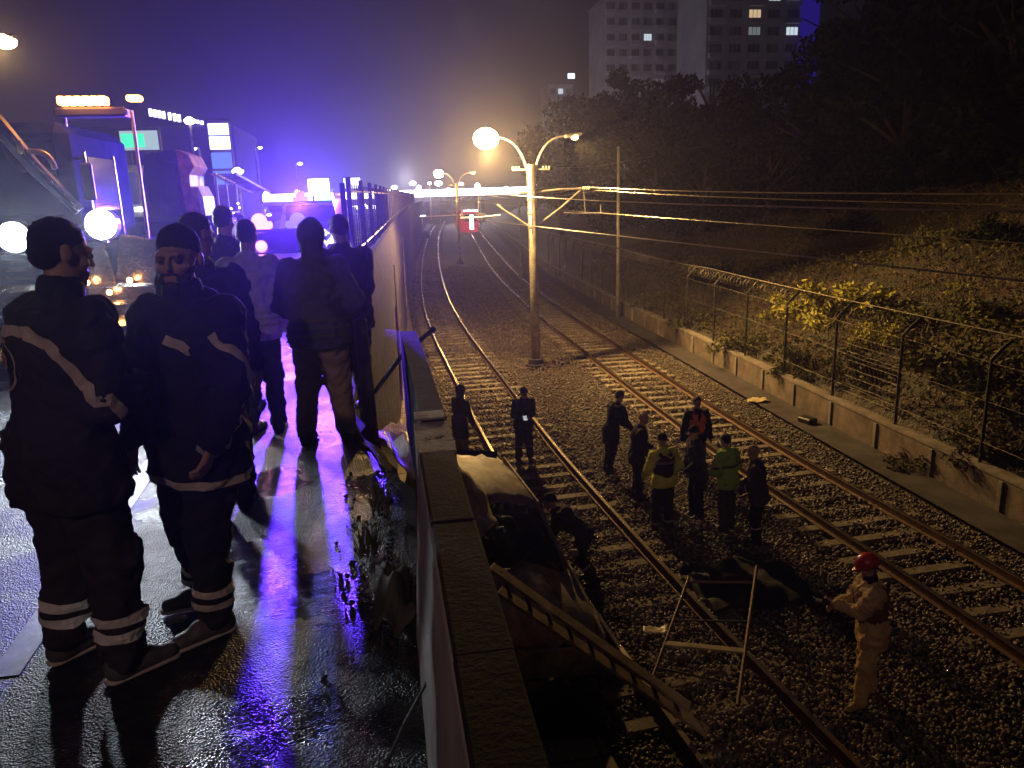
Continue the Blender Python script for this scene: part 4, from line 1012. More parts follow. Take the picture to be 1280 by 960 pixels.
# ------------------------------------------------------------------ vehicles
chrome = M("dented pale metal", (.5, .47, .42), .22, .85, .2, 5, .5, 8); tw = M("tow truck dark blue paint", (.014, .016, .028), .9, 0, .2, 4, .2, 10, .0)
hl = E("white flood lamp", (.82, .93, 1.0), 120); amb = E("amber beacon", (1.0, .33, .05), 26); ambs = E("amber marker lamp", (1.0, .45, .12), 30)
tk = thing("recovery_truck", "dark recovery truck with two white flood lamps and an amber beacon bar, far left", "truck", (-3.55, 9.3, 0))
MB().box((-.55, 1.3, 1.65), (1.6, 2.2, 2.1), None, .12).build("cab", tw, tk)
MB().box((.35, 1.0, .98), (1.0, 1.6, .85), None, .08).build("side_deck", tw, tk)
for x in (.14, .86): MB().tube([(x, .55, 1.3), (x, .6, 2.84)], .02, 6).build("light_mast", galv, tk)
MB().box((-.55, .19, 2.12), (1.35, .03, .8), Matrix.Rotation(-.06, 3, 'X'), .01).build("windscreen", glass, tk)
MB().box((0, .05, .75), (2.35, .3, .45), None, .06).box((.9, -.03, 1.2), (.45, .1, .5), Matrix.Rotation(.2, 3, 'Y'), .02).box((.45, -.05, 1.0), (.35, .08, .7), Matrix.Rotation(-.15, 3, 'Y'), .02).box((.72, -.08, .62), (.5, .1, .3), Matrix.Rotation(.3, 3, 'X'), .02).build("bumper", chrome, tk)
for k in range(7): MB().box((0, .12, 1.05+k*.09), (1.1, .05, .04)).build("grille_bar", chrome, tk)
MB().box((-.25, 5.2, 1.2), (2.1, 5.2, .7), None, .05).box((0, 5.2, .8), (1.0, 6, .3)).build("deck_body", tw, tk)
MB().box((.26, 1.2, 2.05), (.02, .9, .62), None, .005).build("side_window", glass, tk)
MB().box((.265, .75, 1.45), (.03, .05, .16)).build("door_handle", chrome, tk)
for y in (.68, 1.7): MB().box((.262, y, 1.75), (.02, .02, 1.3)).build("door_trim", chrome, tk)
for k in range(6): MB().box((.815, 3.0+k*.85, 1.25), (.03, .75, .5), None, .01).build("locker_door", chrome if k % 3 == 1 else tw, tk)
for x, z in ((-.28, 1.50), (.60, 1.60)):
    h = MB().disc((x, -.12, z), (0, 1, 0), .17, .12, 18).build("flood_lamp", blk, tk)
    MB().disc((x, -.185, z), (0, 1, 0), .155, .02, 18).build("lamp_glass", hl, h)  # discs widened to take in the lamps' bloom
for px, py in ((138, 365), (163, 350), (143, 420), (110, 353)):
    q = at(px, py, 9.1); MB().sphere((q[0]+3.55, q[1]-9.3-.03, q[2]), .03, 8).build("marker_lamp", ambs, tk)
bar = MB().box((.45, .6, 2.82), (.75, .25, .1), None, .02).build("beacon_bar", blk, tk)
for k in range(6): MB().box((.2+k*.085, .45, 2.93), (.075, .16, .09), None, .015).build("beacon_lens", amb, bar)
MB().box((.95, .45, 2.95), (.15, .14, .06), None, .015).build("beacon_lens", amb, bar)
for sx in (-1, 1):
    MB().tube([(sx*.78-.55, .3, 2.3), (sx*.98-.55, .05, 2.3)], .02, 6).box((sx*1.03-.55, .0, 2.05), (.12, .06, .4), None, .02).build("mirror", blk, tk)
    for y in (1.3, 4.9, 6.1):
        wo = MB().disc((sx*1.0, y, .5), (1, 0, 0), .5, .28, 22).build("wheel", M("tyre rubber", (.015, .015, .015), .8), tk)
        MB().disc((sx*1.15, y, .5), (1, 0, 0), .28, .03, 14).build("rim", galv, wo)
cm2 = M("yellow crane fittings and highlights", (.65, .5, .2), .35, .2)
bm = MB().tube([(-.45, -.25, 3.1), (-.28, -.25, 2.75), (.05, -.2, 2.2), (.4, -.15, 1.75)], [.09, .09, .08, .06], 8).build("crane_boom", M("crane boom grey", (.09, .1, .13), .3, .5), tk)
MB().tube([(-.22, -.36, 2.78), (.1, -.3, 2.25), (.42, -.22, 1.75)], .022, 6).build("hydraulic_ram", chrome, bm)
for (x, z, s1) in ((-.62, 2.72, .07), (-.55, 2.5, .05), (-.24, 2.78, .06), (.0, 2.40, .05)):
    MB().sphere((x, -.34, z), s1, 10, (.7, .6, 1.4)).build("boom_highlight", cm2, bm)  # yellow blobs placed as the bright highlights along the boom
for pp, rr_ in ((((-.6, -.3, 2.7), (-.55, -.3, 2.4), (-.38, -.3, 2.25)), .035), (((.02, -.3, 2.35), (.25, -.3, 2.4), (.28, -.3, 2.18)), .03), (((-1.0, -.3, 2.55), (-.92, -.3, 2.4), (-.9, -.3, 2.2)), .05)): MB().tube(bez(*pp), rr_, 7).build("hose_guard", cm2, bm)
# crane carrier behind: narrow operator cabin with a salmon side, rails behind
fr = thing("crane_carrier", "narrow dark crane cabin with salmon lit side and guard rails, behind the recovery truck", "truck", (-3.82, 15.6, 0))
dcf = M("dark crane cabin paint", (.03, .03, .045), .7, 0, .2, 4, 0, 10, .2); sal = M("salmon reflective panel", (.50, .22, .15), .5, 0, .35, 5)
cabp = [(-.36, 1.0), (-.40, 2.2), (-.30, 2.68), (.22, 2.76), (.30, 1.0)]
MB().prism(cabp, 0, 1.3).build("cabin", dcf, fr)
MB().box((-.05, -.015, 2.15), (.5, .02, .75), None, .005).build("windscreen", glass, fr)
MB().prism([(.23, 2.76), (.44, 2.66), (.52, 2.45), (.42, 2.3), (.40, 1.9), (.50, 1.55), (.50, 1.0), (.31, 1.0)], .05, 1.25).build("side_panel", sal, fr)
MB().prism([(.52, 2.1), (.60, 1.9), (.62, 1.2), (.53, 1.2)], .1, 1.1).build("bright_edge", M("pale stripe", (.7, .62, .55), .4), fr)
MB().box((0, 4, .75), (1.7, 8.0, .4), None, .04).build("chassis", dcf, fr)
lr_ = MB()
for x in (.55, 1.0): lr_.tube([(x, 1.5, 2.35), (x, 6.5, 2.0)], .03, 6)
for k in range(12): lr_.tube([(.55, 1.7+k*.4, 2.34-k*.026), (1.0, 1.7+k*.4, 2.34-k*.026)], .018, 5)
lr_.build("roof_ladder", galv, fr)
MB().tube([(.62, 1.4, 1.0), (.62, 1.4, 2.35), (.62, 3.6, 2.2), (.62, 3.6, 1.0)], .025, 6).tube([(.62, 2.5, .95), (.62, 2.5, 2.28)], .02, 6).tube([(.62, 1.4, 1.6), (.62, 3.6, 1.55)], .02, 6).build("guard_rail", galv, fr)
for k in range(9): MB().sphere((.7+.1*math.sin(k*2.1), 1.5+k*.3, 1.15+.1*(k*5 % 7)), .022, 6).build("marker_lamp", E("tiny lavender lamp", (.75, .7, 1.0), 12), fr)
for y in (.9, 3.0, 6.8):
    for sx in (-1, 1):
        wo = MB().disc((sx*.75, y, .48), (1, 0, 0), .48, .25, 22).build("wheel", M("tyre rubber", (.015, .015, .015), .8), fr); MB().disc((sx*.89, y, .48), (1, 0, 0), .25, .02, 14).build("rim", galv, wo)
# parked coach farther back with pale windows
ch_ = thing("parked_coach", "dim parked coach with a lit window and two white lamps under the green billboard", "bus", (-9.3, 30, 0))
MB().box((0, 4.5, 1.75), (2.5, 9, 2.8), None, .1).build("body", M("grey green coach paint", (.16, .2, .18), .5), ch_)
MB().box((.25, -.03, 2.35), (1.5, .04, 1.1), None, .02).build("windscreen", E("dim coach windscreen", (.25, .25, .6), .18), ch_)
for x in (-.9, .35, .95): MB().box((x, -.06, 1.62), (.3, .05, .14), None, .02).build("headlight", E("coach lamp", (.9, .88, 1), 9), ch_)
for y in (1.5, 7.2):
    for sx in (-1, 1): MB().disc((sx*1.13, y, .5), (1, 0, 0), .5, .25, 16).build("wheel", blk, ch_)
# police cars
def car(label, loc, lens, w_=1.75, hh=1.45, bar_h=None, grp=None):
    c = thing("patrol_car", label, "car", loc, 0, grp); pw = M("white patrol paint", (.6, .6, .62), .3)
    pr = [(-.0, .3), (-.05, .65), (.15, .78), (1.0, .95), (1.75, hh), (3.3, hh-.02), (4.1, .98), (4.4, .9), (4.4, .35), (4.2, .25), (.2, .25)]
    vs = []; n = len(pr)
    for sx in (-1, 1): vs += [(sx*(w_/2-(.16 if z > 1.1 else 0)), y, z) for y, z in pr]
    MB().add(vs, [tuple(range(n)), tuple(range(2*n-1, n-1, -1))]+[(i, i+n, (i+1) % n+n, (i+1) % n) for i in range(n)]).build("body", pw, c)
    q = Matrix.Rotation(math.atan2(hh-.95, .75), 3, 'X')
    MB().box((0, 1.36, (hh+.95)/2+.01), (w_-.42, .85, .015), q).build("windscreen", glass, c)
    for sx in (-1, 1):
        MB().box((sx*(w_/2-.075), 2.5, (hh+.98)/2-.02), (.03, 1.5, hh-1.1), Matrix.Rotation(sx*-.0, 3, 'Y')).build("side_window", glass, c)
        for y in (.85, 3.5):
            wo = MB().disc((sx*(w_/2-.08), y, .32), (1, 0, 0), .32, .2, 20).build("wheel", M("tyre rubber", (.015, .015, .015), .8), c); MB().disc((sx*(w_/2+.025), y, .32), (1, 0, 0), .18, .02, 14).build("rim", galv, wo)
        MB().box((sx*(w_/2-.25), -.05, .66), (.34, .08, .14), None, .02).build("headlight", E("car headlight", (1.0, .92, .8), 14 if sx < 0 else 1), c)
        MB().box((sx*(w_/2+.06), 1.25, 1.0), (.14, .1, .12), None, .03).build("wing_mirror", pw, c)
    MB().box((0, -.06, .48), (.9, .04, .2), None, .01).build("grille", blk, c)
    MB().box((0, -.09, .36), (.5, .02, .11)).build("number_plate", M("blank plate", (.6, .6, .6), .4), c)
    lb = MB().box((0, 2.1, hh+.03), (1.1, .28, .06), None, .02).build("light_bar", blk, c)
    for sx, mt in ((-1, lens[0]), (1, lens[1])): MB().box((sx*.33, 2.1, hh+.13), (.42, .26, .13), None, .03).sphere((sx*.33, 2.1, hh+.2), .14, 12).build("light_lens", mt, lb)
    return c
redl = E("pink red strobe", (1.0, .24, .38), 3.4); bluel = E("cyan blue strobe", (.22, .62, 1.0), 3.2); darkb = E("blue strobe", (.06, .05, 1.0), 5)
car("white patrol car with a glowing pink strobe behind the roadside group", (-1.75, 12.4, 0), (redl, darkb), 1.75, 1.24)
car("taller patrol car farther along with a cyan strobe on its roof", (-1.75, 20.5, 0), (darkb, bluel), 1.8, 1.68)
# distant traffic
for i, (px, py, Y, col, lb) in enumerate([(403, 268, 34, "r", "far dark car with small red tail lamps beside the fence"), (245, 243, 42, "w", "far parked car with pale lamps left of the disc lamp"), (345, 246, 60, "w", "distant car with white headlights under the short street lamps")]):
    q = at(px, py, Y); c = thing("distant_car", lb, "car", (q[0], Y, 0))
    bd = M("distant car paint", (.12, .1, .12), .3)
    MB().prism([(-.85, .3), (-.85, .85), (-.65, 1.4), (.65, 1.4), (.85, .85), (.85, .3)], 0, 4.2).build("body", bd, c)
    MB().box((0, -.01, 1.12), (1.2, .02, .36)).build("rear_window", glass, c)
    for sx in (-1, 1):
        MB().box((sx*.62, -.03, .75), (.26, .05, .12)).build("lamp", E("tail lamp red", (1, .08, .12), 18) if col == 'r' else E("distant headlight", (.9, .9, 1), 12), c)
        for y in (.8, 3.4): MB().disc((sx*.8, y, .3), (1, 0, 0), .3, .18, 12).build("wheel", blk, c)

# ------------------------------------------------------------------ signs, lamps, buildings left and far
whs = E("white lit sign", (.75, .85, 1.0), 2.2); whs2 = E("bright white sign", (.9, .85, 1.0), 3.2)
def sign_board(name, label, px0, px1, py0, py1, Y, mt, legs=True, cat="billboard"):
    a = Vector(at(px0, py1, Y)); b = Vector(at(px1, py0, Y)); c = (a+b)/2; t = thing(name, label, cat, (c.x, Y, 0))
    w_, h_ = b.x-a.x, b.z-a.z
    MB().box((0, .12, c.z), (w_+.15, .2, h_+.15), None, .02).build("frame", blk, t); MB().box((0, -.0, c.z), (w_, .03, h_)).build("lit_face", mt, t)
    for x in (-w_*.3, w_*.3): MB().tube([(x, .2, 0), (x, .2, c.z)], .09, 8).build("leg", blk, t)
    return t, w_, h_, c
sign_board("billboard", "large lit white billboard above the second patrol car", 386, 411, 223, 245, 62, whs2)
sign_board("billboard", "smaller slanted white billboard behind the steel fence", 430, 450, 222, 236, 75, whs)
t, w_, h_, c = sign_board("billboard", "green and white lit billboard behind the recovery truck's roof", 152, 196, 163, 188, 32, E("pale green white board", (.45, .62, .55), .8))
MB().box((-w_*.16, -.03, c.z), (w_*.6, .02, h_*.7)).build("green_panel", E("green sign panel", (.05, .75, .35), 1.4), t)
# filling-station totem
t = thing("totem_sign", "tall lit white totem sign with stacked panels left of the disc lamp", "sign", (at(276, 190, 38)[0], 38, 0))
cx = 0
MB().box((0, .2, 2.7), (1.0, .3, 5.4), None, .06).build("frame", M("totem casing", (.06, .06, .09), .4), t)
for z, hh, mt in ((4.95, .5, whs), (4.36, .55, whs2), (3.6, .7, E("dim blue panel", (.2, .35, .9), .7)), (2.85, .6, E("dim blue panel", (.2, .35, .9), .7))):
    MB().box((0, .03, z), (.88, .04, hh), None, .01).build("sign_panel", mt, t)
def slamp(label, px, py, Y, mt, r=.16, arm=-.0, kind="street_lamp", grp="street lamps along the road"):
    q = at(px, py, Y); t = thing(kind, label, "street lamp", (q[0], Y, 0 if q[0] < wl(Y) else GZ), 0, grp); z = q[2]-t.location.z
    MB().tube([(arm, 0, 0), (arm, 0, z-.1), (arm*.6, 0, z+.1), (0, 0, z+.05)], [.09, .06, .045, .04], 7).build("pole", galv, t)
    h = MB().box((0, 0, z+.06), (.5, .25, .1), None, .03).build("lamp_head", blk, t)
    MB().sphere((0, 0, z-.03), r, 10, (1.1, 1, .7)).build("lamp_glass", mt, h, True)
    return q
slamp_near = None
warmw = E("warm white street lamp", (1, .8, .65), 25); coolw = E("cool white street lamp", (.8, .85, 1), 18); sodf = E("far sodium lamp", (1.0, .68, .32), 40)
q8 = slamp("tall sodium street lamp glowing at the top left edge", 6, 50, 20, E("left sodium lamp", (1, .6, .22), 60), .22, -.9)
slamp("warm street lamp on a tall pole above the totem sign", 237, 150, 40, warmw, .24)
slamp("small lamp on a short pole right of the warm lamp", 243, 185, 44, coolw, .1, .25)
slamp("street lamp with a thin pole over the blue haze, left of two", 325, 184, 60, coolw, .13, -.35)
slamp("street lamp with a thin pole over the blue haze, right of two", 375, 204, 80, coolw, .2, -.4)
slamp("white disc shaped lamp on a thick post right of the totem", 297, 213, 36, whs2, .24, 0)
for i, (px, py, Y, mt, r, lb) in enumerate([(548, 229, 140, warmw, .6, "large warm lamp just above the bridge lights"), (576, 230, 150, warmw, .45, "warm lamp above the red tram's roof"), (516, 229, 150, coolw, .55, "square cool lamp over the middle of the bridge"), (493, 234, 150, coolw, .5, "cool lamp on the left part of the bridge"), (600, 236, 150, warmw, .35, "small warm lamp at the right end of the bridge"), (537, 229, 165, warmw, .35, "small pinkish lamp left of the large warm one")]):
    slamp(lb, px, py, Y, mt, r, 0, "far_lamp", "distant lamps around the station")
# overpass with continuous lights
ov = thing("road_bridge", "distant brightly lit road bridge crossing behind the railway station", "bridge", (8, 172, 0))
MB().box((0, 0, .9), (75, 8, .9), None, .05).build("deck", concrete_d, ov)
MB().box((0, -4.1, 1.65), (75, .2, .55)).build("parapet", concrete, ov)
bs = E("bridge strip lamp", (.92, .88, 1.0), 14)
for k in range(30):
    MB().box((-30+k*2.05, -4.25, 2.2), (1.98, .2, 1.35)).build("strip_lamp", bs, ov)  # strips oversized to stand in for the blown-out glow
    if k % 3 == 0: MB().sphere((-30+k*2.05, -4.6, 3.0+.5*math.sin(k)), .55, 8).build("round_lamp", bs, ov)
for k in range(8): MB().box((-24+k*2.2, -4.3, .1-.3*(k % 2)), (.9, .15, .5)).build("lit_window", coolw, ov)
for x in (-20, -9, 14, 26): MB().box((x, 0, -1.9), (1.2, 5, 4.7), None, .1).build("pier", concrete_d, ov)
# station canopy and tram
sc2 = thing("station_canopy", "white lit platform canopy under the distant bridge", "canopy", (5.6, 118, GZ))
MB().box((-2.5, 0, 3.2), (7.5, 6, .18), None, .03).build("roof", M("white canopy", (.7, .7, .72), .5), sc2)
for x in (-5.8, -4.0, -2.2, -.4, .8): MB().tube([(x, 0, 0), (x, 0, 3.15)], .1, 7).build("column", galv, sc2)
MB().box((-2.5, -3.05, 3.05), (7.3, .08, .12)).build("strip_lamp", E("canopy strip lamp", (.85, .95, 1), 9), sc2)
for x in (-5.1, -.8): MB().box((x, -.5, 1.6), (.9, .2, 1.6), None, .02).build("lit_panel", whs, sc2)
MB().box((-2.5, 0, .35), (8, 8, .7), None, .03).build("platform", concrete_d, sc2)
tq = at(588, 262, 118)
tm = thing("red_tram", "red tram front with a bright white lamp at the far station", "tram", (tq[0], 118, GZ))
MB().box((0, 6, 1.9), (2.4, 12, 3.1), None, .2).build("body", E("glowing red tram body", (.75, .03, .06), .55), tm)  # whole body emits red in place of light falling on it
MB().box((0, -.02, 2.5), (1.9, .04, 1.0), None, .01).build("windscreen", glass, tm)
MB().box((.1, -.08, 1.9), (.55, .06, 2.2), None, .02).build("front_lamp", E("tram lamp", (1, .9, .8), 10), tm)
MB().box((0, -.06, 3.55), (2.2, .1, .3), None, .02).build("destination_sign", whs, tm)
# low gate / red-white barrier bar near tracks in the distance
bq0, bq1 = at(526, 271, 69.3), at(607, 267, 69.3)
tag(MB().tube([bq0, bq1], .06, 6).tube([at(556, 276, 69.3), at(549, 290, 69.3)], .04, 5).tube([at(592, 276, 69.3), at(600, 290, 69.3)], .04, 5).build("cross_bar", M("pale pink painted bar", (.75, .6, .55), .4)), "pale horizontal bar across the second pole above the far tracks", "bar")
# fine dots of light behind the fence
for i in range(16):
    px = 446+i*3.3; q = at(px, 259+random.uniform(-1, 1), 96); o = MB().box((0, 0, 0), (.14, .1, .3), None, .02).build("string_lamp", coolw, loc=tuple(q)); tag(o, "small white lamp in the row behind the steel fence", "lamp", "row of small lamps behind the steel fence")
# office building with lit roof letters, left
ob = thing("office_building", "dark low building with small white lit roof letters at the left", "building", (at(215, 180, 85)[0], 85, 0))
MB().box((-6, 8, 4.6), (24, 16, 9.2), None, .1).build("wall", M("dark facade", (.05, .045, .06), .7), ob)
for k, x in enumerate((-1.6, -1.2, -.8, -.4, .15, .6, 1.0, 1.9, 2.3, 2.7, 3.1)): MB().box((x, -.1, 10.15-x*.22), (.28, .15, .7 if k < 7 else .35)).build("roof_letter", E("roof letter lamp", (.85, .85, 1), 3.5 if k < 7 else 1.2), ob)
for k in range(6): MB().box((-8+k*1.5, -.05, 4.5), (.9, .08, .5)).build("window", E("dim window", (.6, .6, .9), .25 if k % 2 else .05), ob)
# apartment blocks on the hill
def tower(label, cx, cy, w_, d_, z0, z1, rows, cols, lit, yaw=0, facade=(.42, .40, .46)):
    t = thing("apartment_block", label, "building", (cx, cy, z0), yaw)
    fm_ = M("facade %.2f" % facade[0], facade, .9, 0, .15, .2)
    MB().box((0, 0, (z1-z0)/2), (w_, d_, z1-z0)).build("wall", fm_, t)
    dk = M("dark pane", (.09, .09, .11), .5); dk2 = M("curtained pane", (.2, .19, .2), .6); rt_ = random.Random(rows*7+cols)
    for r in range(rows):
        for c in range(cols):
            x = -w_/2+(c+.5)*w_/cols; z = (z1-z0)*(r+.6)/rows; l = lit.get((r, c))
            mt = E("lit pane %s" % l, {"w": (.75, .9, 1.0), "y": (1, .72, .42), "d": (.6, .7, .7)}[l], {"w": .9, "y": .7, "d": .25}[l]) if l else dk
            wo = MB().box((x, -d_/2-.03, z), (w_/cols*.62+.2, .08, 1.7)).build("window", M("window frame grey", (.30, .29, .33), .7), t)
            for k in range(3): MB().box((x+(k-1)*w_/cols*.21, -d_/2-.09, z), (w_/cols*.18, .04, 1.45)).build("pane", mt if l or rt_.random() < .7 else dk2, wo)
    for c in range(0, cols, 2):
        for r in range(rows): MB().box((-w_/2+(c+.5)*w_/cols, -d_/2-.5, (z1-z0)*(r+.6)/rows-1.3), (w_/cols*.8, .9, .9)).build("balcony", fm_, t)
    MB().box((0, 0, z1-z0+.25), (w_+.4, d_+.4, .5)).build("roof", fm_, t)
    return t
a, b = at(757, 20, 190), at(850, 20, 190)
a_ = None
tower("grey apartment block on the hill, lower and left of the taller one", (a[0]+b[0])/2, 198, b[0]-a[0], 14, 4, 45, 12, 6, {(9, 3): "w", (6, 4): "d"}, 0)
a, b = at(884, 0, 150), at(1004, 0, 150)
tower("tall grey tower block with a few lit windows above the trees", (a[0]+b[0])/2+.2, 158, b[0]-a[0], 15, 4, 44, 13, 5, {(10, 3): "w", (9, 2): "y", (8, 2): "d", (7, 2): None, (10, 4): "d", (8, 4): "w"}, 0)
a = at(1016, 20, 148)
bl = tag(MB().box((a[0], 149, 22), (2.6, 2.6, 38), None, .1).build("facade_fin", E("blue lit fin", (.04, .02, .55), .28)), "tall narrow blue lit strip beside the tower block", "light strip")
a, b = at(688, 100, 230), at(715, 100, 230)
tower("small distant block with a white roof light left of the others", (a[0]+b[0])/2, 236, 7, 10, 4, 31, 8, 3, {(7, 1): "w", (5, 0): "d"}, 0)
sg = thing("roof_sign", "tiny white roof light on the far small block", "light", (at(714, 95, 226)[0], 226, at(714, 95, 226)[2]))
MB().box((0, 0, 0), (2.0, .3, 1.4), None, .05).build("lit_face", whs, sg)
hq = at(955, 205, 62); hp_ = thing("notice_board", "pale board standing among the dark trees on the slope", "board", (hq[0], 62, terr(hq[0], 62)))
MB().box((0, 0, hq[2]-terr(hq[0], 62)), (1.35, .08, 1.4), None, .02).build("panel", M("pale board", (.5, .5, .55), .6), hp_); MB().tube([(0, .1, 0), (0, .1, hq[2]-terr(hq[0], 62))], .06, 6).build("leg", galv, hp_)

# ------------------------------------------------------------------ vegetation
def leaf_mat(name, c1, c2):
    mt = bpy.data.materials.new(name); mt.use_nodes = True; nt = mt.node_tree; b = nt.nodes["Principled BSDF"]; L = nt.links
    g_ = nt.nodes.new("ShaderNodeNewGeometry"); r = nt.nodes.new("ShaderNodeValToRGB"); r.color_ramp.elements[0].color = c1+(1,); r.color_ramp.elements[1].color = c2+(1,)
    L.new(g_.outputs["Random Per Island"], r.inputs["Fac"]); L.new(r.outputs["Color"], b.inputs["Base Color"]); b.inputs["Roughness"].default_value = .65; b.inputs["Specular IOR Level"].default_value = .15
    return mt
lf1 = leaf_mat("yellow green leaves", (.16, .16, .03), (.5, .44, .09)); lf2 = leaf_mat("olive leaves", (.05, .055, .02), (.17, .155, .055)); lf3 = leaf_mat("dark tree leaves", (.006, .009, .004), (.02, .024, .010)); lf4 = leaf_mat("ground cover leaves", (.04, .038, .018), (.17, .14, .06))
def leaves(C, sz, seed, asp=.45):
    r = np.random.default_rng(seed); n = len(C)
    u = r.normal(size=(n, 3)); u /= np.linalg.norm(u, axis=1)[:, None]; w2 = r.normal(size=(n, 3)); w2 -= u*(u*w2).sum(1)[:, None]; w2 /= np.linalg.norm(w2, axis=1)[:, None]
    s = sz*r.uniform(.5, 1.3, n)[:, None]
    V = np.stack([C-u*s, C+w2*s*asp-u*s*.1, C+u*s, C-w2*s*asp], 1).reshape(-1, 3)
    return V, np.arange(n*4).reshape(-1, 4)
def crown_pts(n, nb, rx, ry, rz, seed, base=0):
    r = np.random.default_rng(seed); bl_ = []
    for k in range(nb):
        d = r.normal(size=3); d /= np.linalg.norm(d); q = d*r.uniform(.35, .95)*np.array([rx, ry, rz]); q[2] = abs(q[2])*1.0 if base == 0 else q[2]
        bl_.append((q, r.uniform(.22, .42)*min(rx, rz)))
    C = []
    for q, rr in bl_:
        m_ = n//nb; d = r.normal(size=(m_, 3)); d /= np.linalg.norm(d, axis=1)[:, None]; C.append(q+d*rr*(r.random((m_, 1))**.45)*np.array([1, 1, .75]))
    return np.concatenate(C)
bark = M("bark", (.06, .045, .035), .9, 0, .3, 12, .5, 30)
protos = {}
def bush(label, x, y, r_, h_, mt, n=2600, kind=0, sz=.07, grp="bushes on the slope"):
    z = terr(x, y)-.05; t = thing("bush", label, "bush", (x, y, z), random.uniform(0, 6.28), grp)
    key = (kind, mt.name)
    if key not in protos:
        C = crown_pts(n, 22, 1.0, 1.0, .85, 50+kind); V, F_ = leaves(C, sz, 9+kind); protos[key] = npmesh("foliage", V, F_, mt, t, False)
        o = protos[key]; b = MB(); r = random.Random(kind)
        for k in range(9):
            a = r.uniform(0, 6.28); b.tube([(0, 0, 0), (math.cos(a)*.3, math.sin(a)*.3, .4), (math.cos(a)*.75, math.sin(a)*.75, r.uniform(.5, .9))], [.03, .02, .006], 4, False)
        protos[key+(1,)] = b.build("stem", bark, t); s_ = protos[key+(1,)]
    else:
        o = protos[key].copy(); COL.objects.link(o); o.parent = t; s_ = protos[key+(1,)].copy(); COL.objects.link(s_); s_.parent = t
    o.scale = (r_, r_, h_); s_.scale = (r_, r_, h_)
    return t
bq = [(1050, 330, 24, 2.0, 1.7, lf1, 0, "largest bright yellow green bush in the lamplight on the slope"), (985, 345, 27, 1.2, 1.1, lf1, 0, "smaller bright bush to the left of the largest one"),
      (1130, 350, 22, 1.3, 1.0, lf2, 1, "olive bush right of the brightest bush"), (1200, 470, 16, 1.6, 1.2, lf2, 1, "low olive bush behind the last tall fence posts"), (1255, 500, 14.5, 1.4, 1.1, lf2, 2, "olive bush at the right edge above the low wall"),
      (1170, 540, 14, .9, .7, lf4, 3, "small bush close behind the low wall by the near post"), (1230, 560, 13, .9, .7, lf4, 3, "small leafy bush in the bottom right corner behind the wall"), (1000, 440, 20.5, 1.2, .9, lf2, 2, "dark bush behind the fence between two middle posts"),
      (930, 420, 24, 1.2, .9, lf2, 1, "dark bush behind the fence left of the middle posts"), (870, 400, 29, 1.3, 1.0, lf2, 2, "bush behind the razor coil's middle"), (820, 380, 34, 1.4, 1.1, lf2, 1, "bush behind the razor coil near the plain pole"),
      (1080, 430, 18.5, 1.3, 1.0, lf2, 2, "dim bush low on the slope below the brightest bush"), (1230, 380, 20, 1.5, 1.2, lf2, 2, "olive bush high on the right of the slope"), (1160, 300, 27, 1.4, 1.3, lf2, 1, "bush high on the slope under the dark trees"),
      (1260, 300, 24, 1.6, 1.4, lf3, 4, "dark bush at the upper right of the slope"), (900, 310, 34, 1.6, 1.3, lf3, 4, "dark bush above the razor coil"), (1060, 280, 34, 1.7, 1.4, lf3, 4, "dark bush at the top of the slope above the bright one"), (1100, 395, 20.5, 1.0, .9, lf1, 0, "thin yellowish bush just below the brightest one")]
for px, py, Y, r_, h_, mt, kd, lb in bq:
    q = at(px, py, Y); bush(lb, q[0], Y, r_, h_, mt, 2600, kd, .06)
# sapling
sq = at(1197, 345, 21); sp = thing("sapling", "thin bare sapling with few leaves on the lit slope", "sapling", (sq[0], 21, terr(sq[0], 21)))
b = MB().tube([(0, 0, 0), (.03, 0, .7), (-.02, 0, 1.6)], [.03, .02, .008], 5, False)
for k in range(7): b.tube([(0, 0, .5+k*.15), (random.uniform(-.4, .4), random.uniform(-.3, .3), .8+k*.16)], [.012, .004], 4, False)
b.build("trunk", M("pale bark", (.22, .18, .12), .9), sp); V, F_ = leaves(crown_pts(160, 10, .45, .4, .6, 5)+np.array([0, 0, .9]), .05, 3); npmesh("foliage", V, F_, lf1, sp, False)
# ground cover as stuff
n = 60000; yv = 7+rng.random(n)**1.3*45; ev = .3+rng.random(n)**1.2*17; xv = np.array([fw(y) for y in yv])+.25+ev
zv = np.array([terr(x, y) for x, y in zip(xv, yv)])
clump = .5+.5*np.sin(xv*1.9+np.sin(yv*1.3)*2)*np.sin(yv*1.4+xv*.5); keep = rng.random(n) < .35+.65*clump
C = np.stack([xv, yv, zv+rng.random(n)**1.5*.45*(0.3+clump)], 1)[keep]; V, F_ = leaves(C, .075, 4)
gc = npmesh("ground_cover", V, F_, lf4, None, False); gc["kind"] = "stuff"; gc["label"] = "tangled olive and brown ground cover over the slope"
n = 26000; yv = 7+rng.random(n)**1.2*40; ev = .25+rng.random(n)*17; xv = np.array([fw(y) for y in yv])+.25+ev
zv = np.array([terr(x, y) for x, y in zip(xv, yv)]); patch = np.sin(xv*.7+yv*.4)+np.sin(yv*.9-xv*.3) > -.2
C = np.stack([xv, yv, zv+rng.random(n)*.35+.1], 1)[patch]; V, F_ = leaves(C, .16, 41, .09)
gg = npmesh("dry_grass", V, F_, leaf_mat("dry grass stalks", (.06, .05, .025), (.22, .17, .08)), None, False); gg["kind"] = "stuff"; gg["label"] = "dry straw coloured grass stalks standing on the slope"
